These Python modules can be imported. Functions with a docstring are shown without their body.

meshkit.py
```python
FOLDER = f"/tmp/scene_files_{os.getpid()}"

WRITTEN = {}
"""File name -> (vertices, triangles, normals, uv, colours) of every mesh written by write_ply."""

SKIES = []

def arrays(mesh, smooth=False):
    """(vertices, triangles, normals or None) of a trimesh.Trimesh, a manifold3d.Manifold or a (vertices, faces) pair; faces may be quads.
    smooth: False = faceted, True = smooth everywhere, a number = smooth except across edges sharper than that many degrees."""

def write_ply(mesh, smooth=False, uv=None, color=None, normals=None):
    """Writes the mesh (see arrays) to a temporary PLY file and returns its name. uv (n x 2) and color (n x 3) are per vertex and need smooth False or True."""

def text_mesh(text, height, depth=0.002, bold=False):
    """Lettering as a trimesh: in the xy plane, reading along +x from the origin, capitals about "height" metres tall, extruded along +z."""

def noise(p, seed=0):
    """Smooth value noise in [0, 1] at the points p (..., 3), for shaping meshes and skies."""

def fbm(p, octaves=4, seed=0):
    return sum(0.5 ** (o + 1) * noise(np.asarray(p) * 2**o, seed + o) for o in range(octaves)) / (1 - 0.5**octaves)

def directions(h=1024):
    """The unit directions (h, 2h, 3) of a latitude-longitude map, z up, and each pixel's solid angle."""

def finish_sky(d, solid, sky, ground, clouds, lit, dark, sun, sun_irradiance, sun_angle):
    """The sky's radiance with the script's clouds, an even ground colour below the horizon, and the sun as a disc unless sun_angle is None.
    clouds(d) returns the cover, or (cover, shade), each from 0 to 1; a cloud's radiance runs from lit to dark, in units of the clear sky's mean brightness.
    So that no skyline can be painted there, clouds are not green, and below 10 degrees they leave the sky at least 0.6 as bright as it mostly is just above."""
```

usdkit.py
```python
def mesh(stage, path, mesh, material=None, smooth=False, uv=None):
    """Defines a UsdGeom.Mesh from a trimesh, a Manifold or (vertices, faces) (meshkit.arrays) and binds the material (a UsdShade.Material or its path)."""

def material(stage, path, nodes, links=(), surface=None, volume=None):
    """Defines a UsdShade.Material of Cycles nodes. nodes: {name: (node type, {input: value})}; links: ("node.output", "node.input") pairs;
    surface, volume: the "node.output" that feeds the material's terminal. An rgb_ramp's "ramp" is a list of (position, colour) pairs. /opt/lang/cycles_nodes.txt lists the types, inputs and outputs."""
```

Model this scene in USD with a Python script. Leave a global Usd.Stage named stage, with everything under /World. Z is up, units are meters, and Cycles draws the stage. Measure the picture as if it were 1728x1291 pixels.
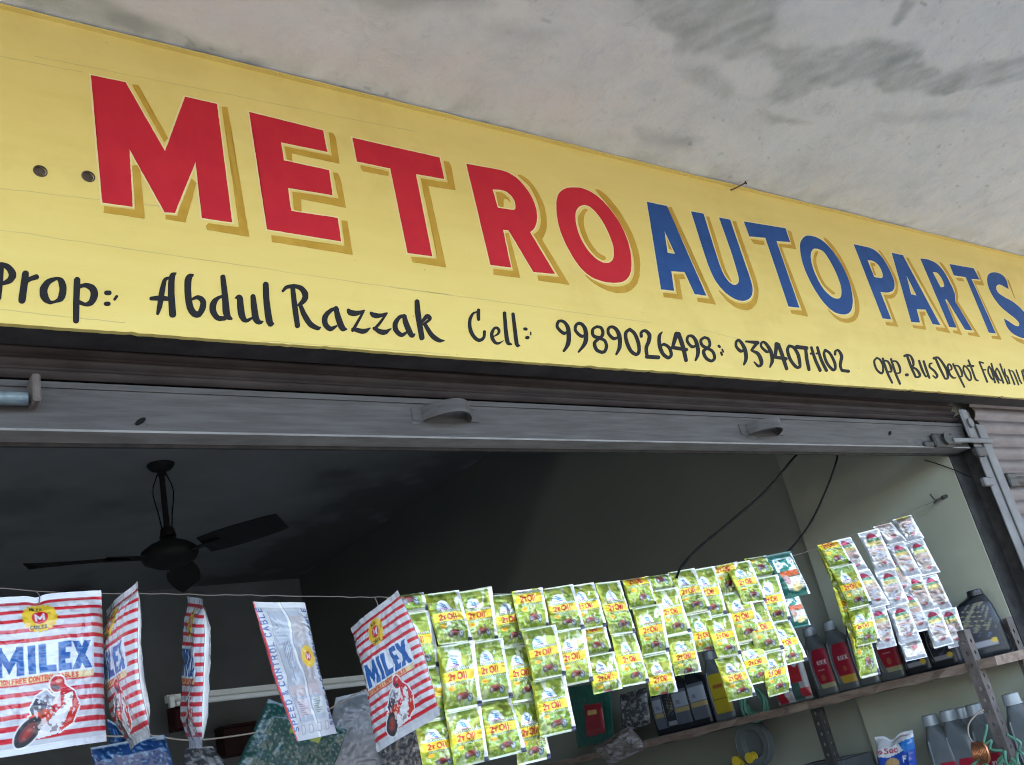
import math, numpy as np, trimesh, shapely, usdkit, meshkit
from shapely.geometry import Polygon, Point, LineString, box as sbox
from shapely.ops import unary_union
from pxr import Usd, UsdGeom, UsdLux, UsdShade, Gf, Sdf, Vt

stage = Usd.Stage.CreateInMemory()
UsdGeom.SetStageUpAxis(stage, UsdGeom.Tokens.z); UsdGeom.SetStageMetersPerUnit(stage, 1)
world = UsdGeom.Xform.Define(stage, '/World'); stage.SetDefaultPrim(world.GetPrim())
UsdGeom.Scope.Define(stage, '/World/Looks')

# ---------------------------------------------------------------- camera, sky, sun
FPX, CX, CY = 1709.03, 864.0, 645.5                   # focal length and centre of the photograph in its pixels
RX = np.array([0.79382163, 0.04524464, 0.60646528])   # world axes as seen by the camera (right, down, forward)
RY = np.array([-0.56800626, 0.41147009, 0.71278416])
RZ = np.array([-0.21729266, -0.91029956, 0.3523331])
ROT = np.stack([RX, RY, RZ])
EYE = np.array([0.0, -1.70, 1.60])
EXPOSURE = 3.42
SUN_EL, SUN_AZ = math.radians(56), math.radians(35)  # azimuth from +y towards +x
SKY, SUN = 0.10, 1.0

cam = UsdGeom.Camera.Define(stage, '/World/camera')
m = np.eye(4); m[:3, 0] = ROT[:, 0]; m[:3, 1] = -ROT[:, 1]; m[:3, 2] = -ROT[:, 2]; m[:3, 3] = EYE
cam.AddTransformOp().Set(Gf.Matrix4d(*m.T.ravel().tolist()))
cam.CreateHorizontalApertureAttr(36.0); cam.CreateVerticalApertureAttr(36.0 * 765 / 1024)
cam.CreateFocalLengthAttr(36.0 * FPX / 1728); cam.CreateClippingRangeAttr(Gf.Vec2f(0.05, 500)); cam.CreateExposureAttr(EXPOSURE)

dome = UsdLux.DomeLight.Define(stage, '/World/sky')
sky_mat = usdkit.material(stage, '/World/Looks/sky', {
    's': ('sky_texture', {'sky_type': 'single_scattering', 'sun_disc': False, 'sun_elevation': SUN_EL, 'sun_rotation': SUN_AZ, 'aerosol_density': 3.5}),
    'b': ('background_shader', {'strength': SKY})}, [('s.color', 'b.color')], surface='b.background')
UsdShade.MaterialBindingAPI.Apply(dome.GetPrim()).Bind(sky_mat)
sun = UsdLux.DistantLight.Define(stage, '/World/sun')
sun.CreateIntensityAttr(SUN); sun.CreateNormalizeAttr(True); sun.CreateAngleAttr(0.53); sun.CreateColorAttr(Gf.Vec3f(1, .95, .86))
sd = np.array([math.cos(SUN_EL) * math.sin(SUN_AZ), math.cos(SUN_EL) * math.cos(SUN_AZ), math.sin(SUN_EL)])
zx = np.cross([0, 0, 1.0], sd); zx /= np.linalg.norm(zx); zy = np.cross(sd, zx)
m = np.eye(4); m[:3, 0], m[:3, 1], m[:3, 2] = zx, zy, sd
sun.AddTransformOp().Set(Gf.Matrix4d(*m.T.ravel().tolist()))
for p, k in ((dome.GetPrim(), 'sky'),):
    p.SetCustomDataByKey('kind', 'structure')

# ---------------------------------------------------------------- helpers
used = {}
def numbered(parent, name):
    key = (str(parent), name); n = used.get(key, 0); used[key] = n + 1
    return name if n == 0 else f'{name}_{n:03d}'

def tag(p, label=None, cat=None, group=None, kind=None):
    for k, v in (('label', label), ('category', cat), ('group', group), ('kind', kind)):
        if v: p.SetCustomDataByKey(k, v)
    return p

def thing(name, label, cat, group=None, at=(0, 0, 0)):
    path = '/World/' + numbered('/World', name)
    x = UsdGeom.Xform.Define(stage, path); x.AddTranslateOp().Set(Gf.Vec3d(*map(float, at)))
    p = tag(x.GetPrim(), label, cat, group)
    ORIGIN[path] = np.asarray(at, float)
    return path
ORIGIN = {}

def obj(name, mesh, mat, parent='/World', smooth=False, col=None, label=None, **kw):
    """One Mesh prim; vertices are given in world space."""
    path = parent + '/' + numbered(parent, name)
    root = '/'.join(path.split('/')[:3]); o = ORIGIN.get(root)
    if o is not None and parent != '/World':
        if hasattr(mesh, 'to_mesh'): mm = mesh.to_mesh(); mesh = (mm.vert_properties[:, :3], mm.tri_verts)
        if isinstance(mesh, (tuple, list)): mesh = (np.asarray(mesh[0], float) - o, mesh[1])
        else: mesh = mesh.copy(); mesh.apply_translation(-o)
    g = usdkit.mesh(stage, path, mesh, M[mat], smooth=smooth)
    if col is not None:
        UsdGeom.PrimvarsAPI(g).CreatePrimvar('print', Sdf.ValueTypeNames.Color3fArray, 'vertex').Set(Vt.Vec3fArray.FromNumpy(np.asarray(col, np.float32)))
    if label or kw: tag(g.GetPrim(), label, **kw)
    return path

def ray(px, py): return ROT @ np.array([px - CX, py - CY, FPX])
def PY(px, py, y): d = ray(px, py); return EYE + d * ((y - EYE[1]) / d[1])
def PX(px, py, x): d = ray(px, py); return EYE + d * ((x - EYE[0]) / d[0])
def PZ(px, py, z): d = ray(px, py); return EYE + d * ((z - EYE[2]) / d[2])

def bx(lo, hi):
    lo, hi = np.minimum(lo, hi), np.maximum(lo, hi)
    b = trimesh.creation.box(np.asarray(hi) - lo); b.apply_translation((np.asarray(hi) + lo) / 2); return b
def cat(*ms): return trimesh.util.concatenate([x for m_ in ms for x in (m_ if isinstance(m_, list) else [m_])])
def rbx(lo, hi, r=.004):
    """box with chamfered edges"""
    lo, hi = np.minimum(lo, hi).astype(float), np.maximum(lo, hi).astype(float); r = min(r, *(.45 * (hi - lo)))
    p = []
    for k in range(3):
        a = np.full(3, r); a[k] = 0
        for s in np.ndindex(2, 2, 2):
            p.append([(hi[i] - a[i]) if s[i] else (lo[i] + a[i]) for i in range(3)])
    return trimesh.convex.convex_hull(np.array(p))
def cyl(a, b, r, n=16, r2=None):
    a, b = np.asarray(a, float), np.asarray(b, float); d = b - a; L = np.linalg.norm(d); d /= L
    u = np.cross(d, [0, 0, 1.0] if abs(d[2]) < .9 else [1.0, 0, 0]); u /= np.linalg.norm(u); v = np.cross(d, u)
    t = np.arange(n) / n * 2 * np.pi; ring = np.cos(t)[:, None] * u + np.sin(t)[:, None] * v
    r2 = r if r2 is None else r2
    return trimesh.convex.convex_hull(np.vstack([a + ring * r, b + ring * r2]))
def tube(pts, r, n=6):
    pts = np.asarray(pts, float); V, F = [], []
    t = np.gradient(pts, axis=0); t /= np.linalg.norm(t, axis=1, keepdims=True)
    u = np.cross(t[0], [0.13, .2, 1]); u /= np.linalg.norm(u); rr = np.broadcast_to(r, len(pts))
    for i, p in enumerate(pts):
        u = u - t[i] * (u @ t[i]); u /= np.linalg.norm(u); w = np.cross(t[i], u)
        for k in range(n):
            a = 2 * np.pi * k / n; V.append(p + rr[i] * (math.cos(a) * u + math.sin(a) * w))
    for i in range(len(pts) - 1):
        for k in range(n):
            a, b = i * n + k, i * n + (k + 1) % n; F += [[a, b, b + n], [a, b + n, a + n]]
    for base, s in ((0, 1), ((len(pts) - 1) * n, -1)):
        for k in range(1, n - 1): F.append([base, base + k + 1, base + k] if s > 0 else [base, base + k, base + k + 1])
    return trimesh.Trimesh(np.array(V), np.array(F), process=False)
def spline(pts, per=8):
    p = np.asarray(pts, float); q = np.vstack([2 * p[0] - p[1], p, 2 * p[-1] - p[-2]]); out = []
    for i in range(1, len(q) - 2):
        t = np.linspace(0, 1, per, endpoint=False)[:, None]; a, b, c, d = q[i - 1:i + 3]
        out.append(.5 * (2 * b + (c - a) * t + (2 * a - 5 * b + 4 * c - d) * t ** 2 + (3 * b - a - 3 * c + d) * t ** 3))
    return np.vstack(out + [p[-1:]])

# ---------------------------------------------------------------- materials
M = {}
def plain(name, c, rough=.6, metal=0, noise=0, scale=20, c2=None, bump=0, bscale=60, stretch=(1, 1, 1), coat=0, **kw):
    nodes = {'g': ('texture_coordinate', {}), 'm': ('mapping', {'scale': stretch}), 'p': ('principled_bsdf', dict(base_color=c, roughness=rough, metallic=metal, coat_weight=coat, **kw))}
    links = [('g.object', 'm.vector')]
    if c2 is not None:
        nodes['n'] = ('noise_texture', {'scale': scale, 'detail': 6, 'roughness': .62})
        nodes['r'] = ('rgb_ramp', {'ramp': [(.36, c), (.66, c2)]})
        links += [('m.vector', 'n.vector'), ('n.fac', 'r.fac'), ('r.color', 'p.base_color')]
    if bump:
        nodes['bn'] = ('noise_texture', {'scale': bscale, 'detail': 5, 'roughness': .6}); nodes['b'] = ('bump', {'strength': bump, 'distance': .004})
        links += [('m.vector', 'bn.vector'), ('bn.fac', 'b.height'), ('b.normal', 'p.normal')]
    M[name] = usdkit.material(stage, '/World/Looks/' + name, nodes, links, surface='p.BSDF')
def printed(name, rough=.3, metal=0, coat=0, trans=0):
    nodes = {'a': ('attribute', {'attribute': 'print'}), 'p': ('principled_bsdf', {'roughness': rough, 'metallic': metal, 'coat_weight': coat, 'coat_roughness': .07})}
    M[name] = usdkit.material(stage, '/World/Looks/' + name, nodes, [('a.color', 'p.base_color')], surface='p.BSDF')

printed('foil_print', .24, .55, .4); printed('pouch_print', .30, 0, 1.0); printed('label_print', .4); printed('matt_print', .75)
M['sign_yellow'] = usdkit.material(stage, '/World/Looks/sign_yellow', {
    'g': ('texture_coordinate', {}), 'm': ('mapping', {'scale': (1, 1, 6)}), 'n': ('noise_texture', {'scale': 3, 'detail': 8, 'roughness': .6}), 'r': ('rgb_ramp', {'ramp': [(.30, (.735, .567, .16)), (.5, (.765, .595, .175)), (.72, (.785, .618, .195))]}),
    'd': ('noise_texture', {'scale': 2.2, 'detail': 8, 'roughness': .7}), 'dr': ('rgb_ramp', {'ramp': [(.30, (.86, .83, .78)), (.48, (1, 1, 1))]}), 'x': ('mix', {'mix_type': 'multiply', 'fac': .8}),
    's': ('noise_texture', {'scale': 70, 'detail': 3}), 'sr': ('rgb_ramp', {'ramp': [(.235, (.45, .36, .25)), (.27, (1, 1, 1))]}), 'x2': ('mix', {'mix_type': 'multiply', 'fac': .8}),
    'bn': ('noise_texture', {'scale': 26, 'detail': 8, 'roughness': .6}), 'bl': ('noise_texture', {'scale': 4, 'detail': 2}), 'ba': ('math', {'math_type': 'multiply_add', 'value2': 3.0}), 'b': ('bump', {'strength': .16, 'distance': .003}),
    'p': ('principled_bsdf', {'roughness': .46, 'specular_ior_level': .4})},
    [('g.object', 'm.vector'), ('m.vector', 'n.vector'), ('n.fac', 'r.fac'), ('g.object', 'd.vector'), ('d.fac', 'dr.fac'), ('r.color', 'x.color1'), ('dr.color', 'x.color2'), ('g.object', 's.vector'), ('s.fac', 'sr.fac'), ('x.color', 'x2.color1'), ('sr.color', 'x2.color2'), ('x2.color', 'p.base_color'),
     ('m.vector', 'bn.vector'), ('g.object', 'bl.vector'), ('bl.fac', 'ba.value1'), ('bn.fac', 'ba.value3'), ('ba.value', 'b.height'), ('b.normal', 'p.normal')], surface='p.BSDF')
plain('pencil', (.46, .38, .17), .6, c2=(.66, .53, .17), scale=9)
plain('sign_cream', (.82, .70, .33), .45)
plain('sign_red', (.50, .012, .028), .6, specular_ior_level=.25, c2=(.56, .018, .03), scale=14, bump=.08, bscale=40)
plain('sign_blue', (.012, .06, .22), .6, specular_ior_level=.25, c2=(.02, .085, .28), scale=12, bump=.08, bscale=40)
plain('sign_ochre', (.47, .27, .028), .6, specular_ior_level=.25, c2=(.56, .34, .05), scale=16)
plain('sign_black', (.012, .012, .014), .6, specular_ior_level=.25)
plain('hole_dark', (.05, .035, .025), .9, c2=(.12, .09, .07), scale=60)
plain('grime', (.018, .015, .016), .9, c2=(.042, .036, .036), scale=9, bump=.3)
plain('slat_metal', (.030, .022, .020), .8, 0, specular_ior_level=.2, c2=(.055, .042, .038), scale=7, stretch=(1, 1, 4), bump=.1)
plain('bar_metal', (.066, .060, .057), .58, .1, specular_ior_level=.3, c2=(.100, .094, .091), scale=12, stretch=(.5, 2, 7), bump=.25, bscale=24)
plain('rail_metal', (.11, .105, .105), .55, .25, c2=(.18, .175, .175), scale=9, bump=.15)
plain('flange_metal_lit', (.17, .16, .15), .65, .05, c2=(.27, .26, .245), scale=9, stretch=(1, 3, 3))  # paler than the bar: light from the ground painted into the flange colour
plain('rust', (.06, .036, .028), .85, .1, c2=(.13, .08, .06), scale=25, bump=.4)
plain('dark_iron', (.03, .028, .028), .55, .3, c2=(.06, .055, .05), scale=30, bump=.3)
plain('brass', (.10, .14, .155), .45, .5, c2=(.2, .24, .25), scale=40)
plain('wire_iron', (.20, .17, .15), .5, .6)
plain('twine', (.34, .28, .22), .9)
plain('cable', (.008, .008, .008), .85, specular_ior_level=.1)
plain('plank', (.16, .105, .075), .85, c2=(.30, .22, .165), scale=8, stretch=(6, 1.2, 6), bump=.5, bscale=18)
plain('upright_steel', (.10, .08, .072), .65, .25, c2=(.17, .14, .125), scale=22, bump=.2)
plain('fan_dark', (.018, .015, .014), .6)
plain('wall_green', (.37, .365, .275), .7, c2=(.43, .425, .325), scale=3, bump=.12, bscale=12)
plain('wall_dark', (.28, .29, .28), .8, c2=(.36, .37, .36), scale=2, bump=.1, bscale=10)
plain('ceiling_white', (.33, .33, .34), .85, c2=(.43, .43, .44), scale=1.6, bump=.1, bscale=14)
plain('concrete', (.36, .35, .33), .9, c2=(.46, .44, .41), scale=3, bump=.3, bscale=20)
plain('asphalt', (.05, .05, .052), .9, c2=(.08, .078, .075), scale=12, bump=.3, bscale=80)
plain('pavement', (.125, .123, .118), .9, c2=(.17, .166, .16), scale=4, bump=.2, bscale=30)
plain('shop_floor', (.30, .29, .27), .55, c2=(.38, .36, .33), scale=3)
plain('white_paint', (.7, .7, .68), .5, c2=(.6, .6, .58), scale=8)
plain('grey_plastic', (.15, .165, .17), .33, .3, c2=(.185, .20, .205), scale=8)
plain('black_plastic', (.012, .013, .016), .25)
plain('silver_cap', (.30, .32, .33), .35, .3)
plain('copper', (.70, .28, .13), .3, .9)
plain('green_cord', (.10, .26, .17), .6)
plain('clear_bag', (.30, .31, .32), .2, c2=(.42, .42, .42), scale=9, bump=.5, bscale=14)
plain('card_brown', (.18, .14, .11), .6, c2=(.30, .25, .22), scale=10)
plain('yellow_plastic', (.55, .40, .03), .4)
plain('dark_grey', (.10, .11, .11), .6)

# the soffit: whitewash with grey stains whose shapes are carried by the mesh
M['whitewash'] = usdkit.material(stage, '/World/Looks/whitewash', {
    'a': ('attribute', {'attribute': 'print'}), 'g': ('texture_coordinate', {}),
    'n': ('noise_texture', {'scale': 5, 'detail': 12, 'roughness': .68, 'distortion': .4}), 'r': ('rgb_ramp', {'ramp': [(.30, (.84, .86, .87)), (.48, (.98, .98, .98)), (.70, (1.06, 1.05, 1.03))]}),
    'v': ('noise_texture', {'scale': 14, 'detail': 12, 'roughness': .8, 'distortion': 1.2}), 'r2': ('rgb_ramp', {'ramp': [(.36, (.80, .82, .82)), (.42, (.95, .95, .95)), (.5, (1, 1, 1))]}),
    'x': ('mix', {'mix_type': 'multiply', 'fac': 1.0}), 'x2': ('mix', {'mix_type': 'multiply', 'fac': .75}),
    'bn': ('noise_texture', {'scale': 9, 'detail': 12, 'roughness': .72}), 'b': ('bump', {'strength': .55, 'distance': .012}),
    'p': ('principled_bsdf', {'roughness': .9, 'specular_ior_level': .2})},
    [('g.object', 'n.vector'), ('n.fac', 'r.fac'), ('a.color', 'x.color1'), ('r.color', 'x.color2'), ('g.object', 'v.vector'), ('v.fac', 'r2.fac'), ('x.color', 'x2.color1'), ('r2.color', 'x2.color2'), ('x2.color', 'p.base_color'),
     ('g.object', 'bn.vector'), ('bn.fac', 'b.height'), ('b.normal', 'p.normal')], surface='p.BSDF')

def struct(name, mesh, mat, label=None, col=None, smooth=False):
    p = obj(name, mesh, mat, col=col, smooth=smooth); tag(stage.GetPrimAtPath(p), label, None, None, 'structure'); return p

# ---------------------------------------------------------------- the setting
SOF, SB, WR, WB = 3.207, 2.4985, 3.58, 5.58          # soffit height, sign bottom, right wall, back wall
CEIL = 3.372
struct('road', bx((-80, -90, -.30), (80, -3.9, -.15)), 'asphalt')
struct('pavement', bx((-80, -3.9, -.30), (80, .0, 0)), 'pavement')
struct('floor', bx((-.35, .0, -.30), (WR + .2, WB + .2, .02)), 'shop_floor')
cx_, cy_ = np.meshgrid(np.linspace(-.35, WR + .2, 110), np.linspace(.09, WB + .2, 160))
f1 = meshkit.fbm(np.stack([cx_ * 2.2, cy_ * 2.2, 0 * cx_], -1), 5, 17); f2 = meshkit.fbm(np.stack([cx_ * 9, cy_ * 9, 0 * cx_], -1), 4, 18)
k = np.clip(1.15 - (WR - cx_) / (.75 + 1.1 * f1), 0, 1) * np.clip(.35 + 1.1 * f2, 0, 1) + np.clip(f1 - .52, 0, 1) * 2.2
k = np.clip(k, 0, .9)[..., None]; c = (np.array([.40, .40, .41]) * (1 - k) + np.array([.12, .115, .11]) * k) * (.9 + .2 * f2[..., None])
idx = np.arange(110 * 160).reshape(160, 110); quads = np.stack([idx[:-1, :-1], idx[1:, :-1], idx[1:, 1:], idx[:-1, 1:]], -1).reshape(-1, 4)
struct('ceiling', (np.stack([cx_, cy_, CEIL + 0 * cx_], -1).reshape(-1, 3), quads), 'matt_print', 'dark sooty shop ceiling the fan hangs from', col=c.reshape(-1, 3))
struct('roof_slab', bx((-.45, .30, CEIL + .01), (WR + .2, WB + .2, CEIL + .15)), 'concrete')
struct('wall_back', bx((-.35, WB, .02), (WR + .2, WB + .2, CEIL)), 'wall_dark', 'dark back wall of the shop')
struct('wall_left', bx((-.45, .09, .02), (-.25, WB, CEIL)), 'wall_green')
# right wall with a mottled darker tone towards the back and the ceiling
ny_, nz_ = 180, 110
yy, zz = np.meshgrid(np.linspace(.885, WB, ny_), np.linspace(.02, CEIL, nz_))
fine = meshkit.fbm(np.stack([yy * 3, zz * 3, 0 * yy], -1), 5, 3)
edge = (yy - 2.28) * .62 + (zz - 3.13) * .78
dark_tone = np.clip(edge / .10 + .5 + (fine - .5) * 1.2, 0, 1) * .55
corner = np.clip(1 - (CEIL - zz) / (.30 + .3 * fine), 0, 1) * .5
dark_tone = np.clip(dark_tone + corner, 0, .85)
c = (1 - dark_tone)[..., None] * np.array([.305, .305, .245]) * (.92 + .16 * fine[..., None]) + dark_tone[..., None] * np.array([.13, .135, .13])
idx = np.arange(ny_ * nz_).reshape(nz_, ny_)
quads = np.stack([idx[:-1, :-1], idx[1:, :-1], idx[1:, 1:], idx[:-1, 1:]], -1).reshape(-1, 4)
struct('wall_right', (np.stack([WR + 0 * yy, yy, zz], -1).reshape(-1, 3), quads), 'matt_print', 'pale green side wall of the shop, darker towards the back', col=c.reshape(-1, 3))
struct('wall_right_pier', bx((WR - .03, .16, .02), (WR + .2, .885, CEIL)), 'wall_green', 'lighter green front pier of the side wall')

# canopy: concrete slab over the pavement, its whitewashed underside a fine sheet
nx_, ny_ = 620, 250
xs, ys = np.meshgrid(np.linspace(-.9, 5.4, nx_), np.linspace(-2.1, 0.0, ny_))
def P2(px, py): return PZ(px, py, SOF)[:2]
P = np.stack([xs, ys], -1).reshape(-1, 2)
n1 = meshkit.fbm(np.c_[P * 5, np.zeros(len(P))], 5, 11); n2 = meshkit.fbm(np.c_[P * 18, np.ones(len(P))], 4, 12); n3 = meshkit.fbm(np.c_[P[:, 0] * 40 + P[:, 1] * 25, P[:, 1] * 9 - P[:, 0] * 4, np.zeros(len(P))], 3, 13)
def blot(pix, soft, rough=.10, amount=1.0, seed=0):
    pg = Polygon([P2(*q) for q in pix]).buffer(0); pts = P + np.c_[meshkit.fbm(np.c_[P * 9, np.full(len(P), 3.3)], 5, seed) - .5, meshkit.fbm(np.c_[P * 9, np.full(len(P), 7.7)], 5, seed + 1) - .5] * rough
    q = shapely.points(pts); d = shapely.distance(q, pg); ins = shapely.distance(q, pg.boundary)
    s = np.where(d > 0, -d, ins)
    return np.clip(s / soft + .5, 0, 1) * amount
stain = blot([(1040, -60), (1085, 32), (1130, 62), (1210, 92), (1272, 98), (1300, 132), (1310, 165), (1345, 168), (1400, 150), (1440, 145), (1500, 162), (1560, 157), (1640, 140), (1760, 122), (1760, 85), (1660, 102), (1600, 112), (1560, 95), (1480, 70), (1430, 88), (1390, 82), (1330, 78), (1285, 66), (1305, 25), (1330, -60)], .03, .17, .74, 21)
stain *= np.clip(.10 + 1.35 * n2, 0, 1.1) * np.clip(.35 + 1.1 * n3, .35, 1.15)
for pix, sft, am in (([(1030, -40), (1300, -40), (1280, 20), (1150, 40), (1060, 30)], .10, .35), ([(0, -30), (150, -20), (330, 62), (460, 112), (420, 118), (260, 66), (60, 8)], .03, .5), ([(520, -40), (800, -40), (830, 10), (640, 12)], .05, .5), ([(760, 20), (860, 30), (960, 60), (840, 62)], .04, .22),
                     ([(1150, 112), (1190, 108), (1245, 150), (1235, 175), (1165, 150)], .03, .4), ([(1270, 195), (1330, 205), (1380, 210), (1300, 215)], .02, .4), ([(1080, 215), (1180, 235), (1160, 255), (1085, 240)], .04, .45),
                     ([(1480, 190), (1640, 185), (1640, 200), (1500, 205)], .03, .25), ([(1500, 40), (1530, -10), (1545, 0), (1510, 45)], .02, .6), ([(460, 118), (560, 140), (610, 158), (540, 150)], .015, .5), ([(720, 200), (900, 245), (900, 255), (740, 215)], .015, .35)):
    stain = np.maximum(stain, blot(pix, sft, .10, am, 31 + int(pix[0][0]) % 17) * (.5 + n2))
speck = (meshkit.noise(np.c_[P * 75, np.zeros(len(P))], 5) > .93) * np.clip(n1 * 2.2 - .95, 0, 1) * .8
near = np.clip(1 - (-P[:, 1]) / .10, 0, 1) * np.clip(n2 * 2 - .75, 0, 1) * .7
stain = np.clip(stain + speck + near + .12 * np.clip(n1 - .45, 0, 1), 0, .95)
base = np.array([.735, .75, .765]) * (.93 + .14 * n1[:, None]) + np.array([.012, 0, -.01]) * (n2[:, None] - .5) * 4
tone = np.array([.33, .36, .36]) * (.85 + .4 * n2[:, None])
c = base * (1 - stain[:, None]) + tone * stain[:, None]
idx = np.arange(nx_ * ny_).reshape(ny_, nx_)
quads = np.stack([idx[:-1, :-1], idx[1:, :-1], idx[1:, 1:], idx[:-1, 1:]], -1).reshape(-1, 4)
zz = SOF + (n1 - .5) * .008
struct('canopy_soffit', (np.c_[P, zz], quads), 'whitewash', 'stained whitewashed concrete soffit above the sign', col=c, smooth=True)
struct('canopy_slab', bx((-6, -2.1, SOF + .012), (9, .09, SOF + .16)), 'concrete')

# fascia beam that carries the sign, and the wall above the ceiling line
struct('fascia_beam', bx((-3, .014, SB + .006), (9, .090, SOF + .011)), 'grime', 'dirty concrete beam over the shutters')
struct('wall_over_shutter', cat(bx((-3, .215, SB - .02), (9, .30, 3.9))), 'grime')
struct('wall_party', bx((WR + .20, .16, .0), (WR + .40, 6, 3.9)), 'wall_green')
struct('upper_wall', bx((-8, .09, SOF + .17), (10, .30, 7.5)), 'concrete')

# ---------------------------------------------------------------- the painted sign
def on_sign(pts): return [tuple(PY(a, b, 0.0)[[0, 2]]) for a, b in pts]
sign = thing('shop_sign', 'long yellow hand-painted shop sign with red and blue lettering under the canopy', 'sign', at=(0, 0, SB))
rng = np.random.default_rng(4)
bot = [(x, SB + .003 * (meshkit.fbm(np.array([x * 3, 0, 0]), 4, 2) - .5) + .0014 * (meshkit.noise(np.array([x * 70., 0, 0]), 3) - .5)) for x in np.arange(-.6, 5.6, .012)]
bot = [(x, z_ + (.004 * max(0, meshkit.noise(np.array([x * 31., 4., 0]), 9) - .86) / .14)) for x, z_ in bot]
panel = Polygon(bot + [(5.6, SOF + .003), (-.6, SOF + .003)])
holes = []
for hx, hy in ((67, 288), (148, 297)):
    w = PY(hx, hy, 0.0); holes.append(w); panel = panel.difference(Point(w[0], w[2]).buffer(.011))
def plate(poly, front, back, wob=0, seed=0):
    """polygon in sign coordinates -> thin solid between two y planes (front is the one nearer the street)"""
    out = []
    for g in getattr(poly, 'geoms', [poly]):
        if g.area < 1e-8: continue
        e = trimesh.creation.extrude_polygon(g, back - front, engine='earcut'); v = np.array(e.vertices)
        if wob:
            k = (meshkit.noise(np.c_[v[:, 0] * 160, v[:, 1] * 160, np.full(len(v), seed)], seed) - .5) * wob; k2 = (meshkit.noise(np.c_[v[:, 0] * 160, v[:, 1] * 160, np.full(len(v), seed + 9.)], seed + 1) - .5) * wob
            v[:, 0] += k; v[:, 1] += k2
        e.vertices = np.c_[v[:, 0], back - v[:, 2], v[:, 1]]
        out.append(e)
    return cat(out)
obj('panel', plate(panel, 0, .012), 'sign_yellow', sign)
for w in holes:
    obj('hole', cyl(w + [0, .0125, 0], w + [0, .004, 0], .0115, 20), 'hole_dark', sign)
    ring = trimesh.creation.annulus(.0105, .0128, .002); ring.apply_transform(trimesh.transformations.rotation_matrix(math.pi / 2, [1, 0, 0])); ring.apply_translation(w + [.001, -.0002, -.001])
    obj('hole_rim', ring, 'hole_dark', sign)
# yellow paint run over onto the soffit
lip = [(x, -.010 - .006 * meshkit.fbm(np.array([x * 8, 0, 5.]), 4, 8)) for x in np.arange(-.6, 5.4, .02)]
lm = trimesh.creation.extrude_polygon(Polygon(lip + [(5.4, .001), (-.6, .001)]), .003, engine='earcut'); lm.apply_translation([0, 0, SOF - .0068])
obj('paint_edge', lm, 'sign_yellow', sign)
# ruled pencil lines of the sign writer
for (a, b) in (((0, 318), (300, 352)), ((0, 388), (560, 470)), ((560, 470), (1100, 545)), ((60, 95), (700, 222)), ((440, 575), (760, 598)), ((1180, 555), (1250, 573)), ((0, 522), (210, 545)), ((0, 95), (140, 122)), ((660, 485), (760, 498))):
    p, q = np.array(on_sign([a])[0]), np.array(on_sign([b])[0]); t = np.linspace(0, 1, 14)[:, None]
    ln = LineString(p + (q - p) * t + np.c_[np.zeros(14), rng.normal(0, .0006, 14)])
    obj('guide_line', plate(ln.buffer(.0007), -.0003, .0005), 'pencil', sign)

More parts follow.
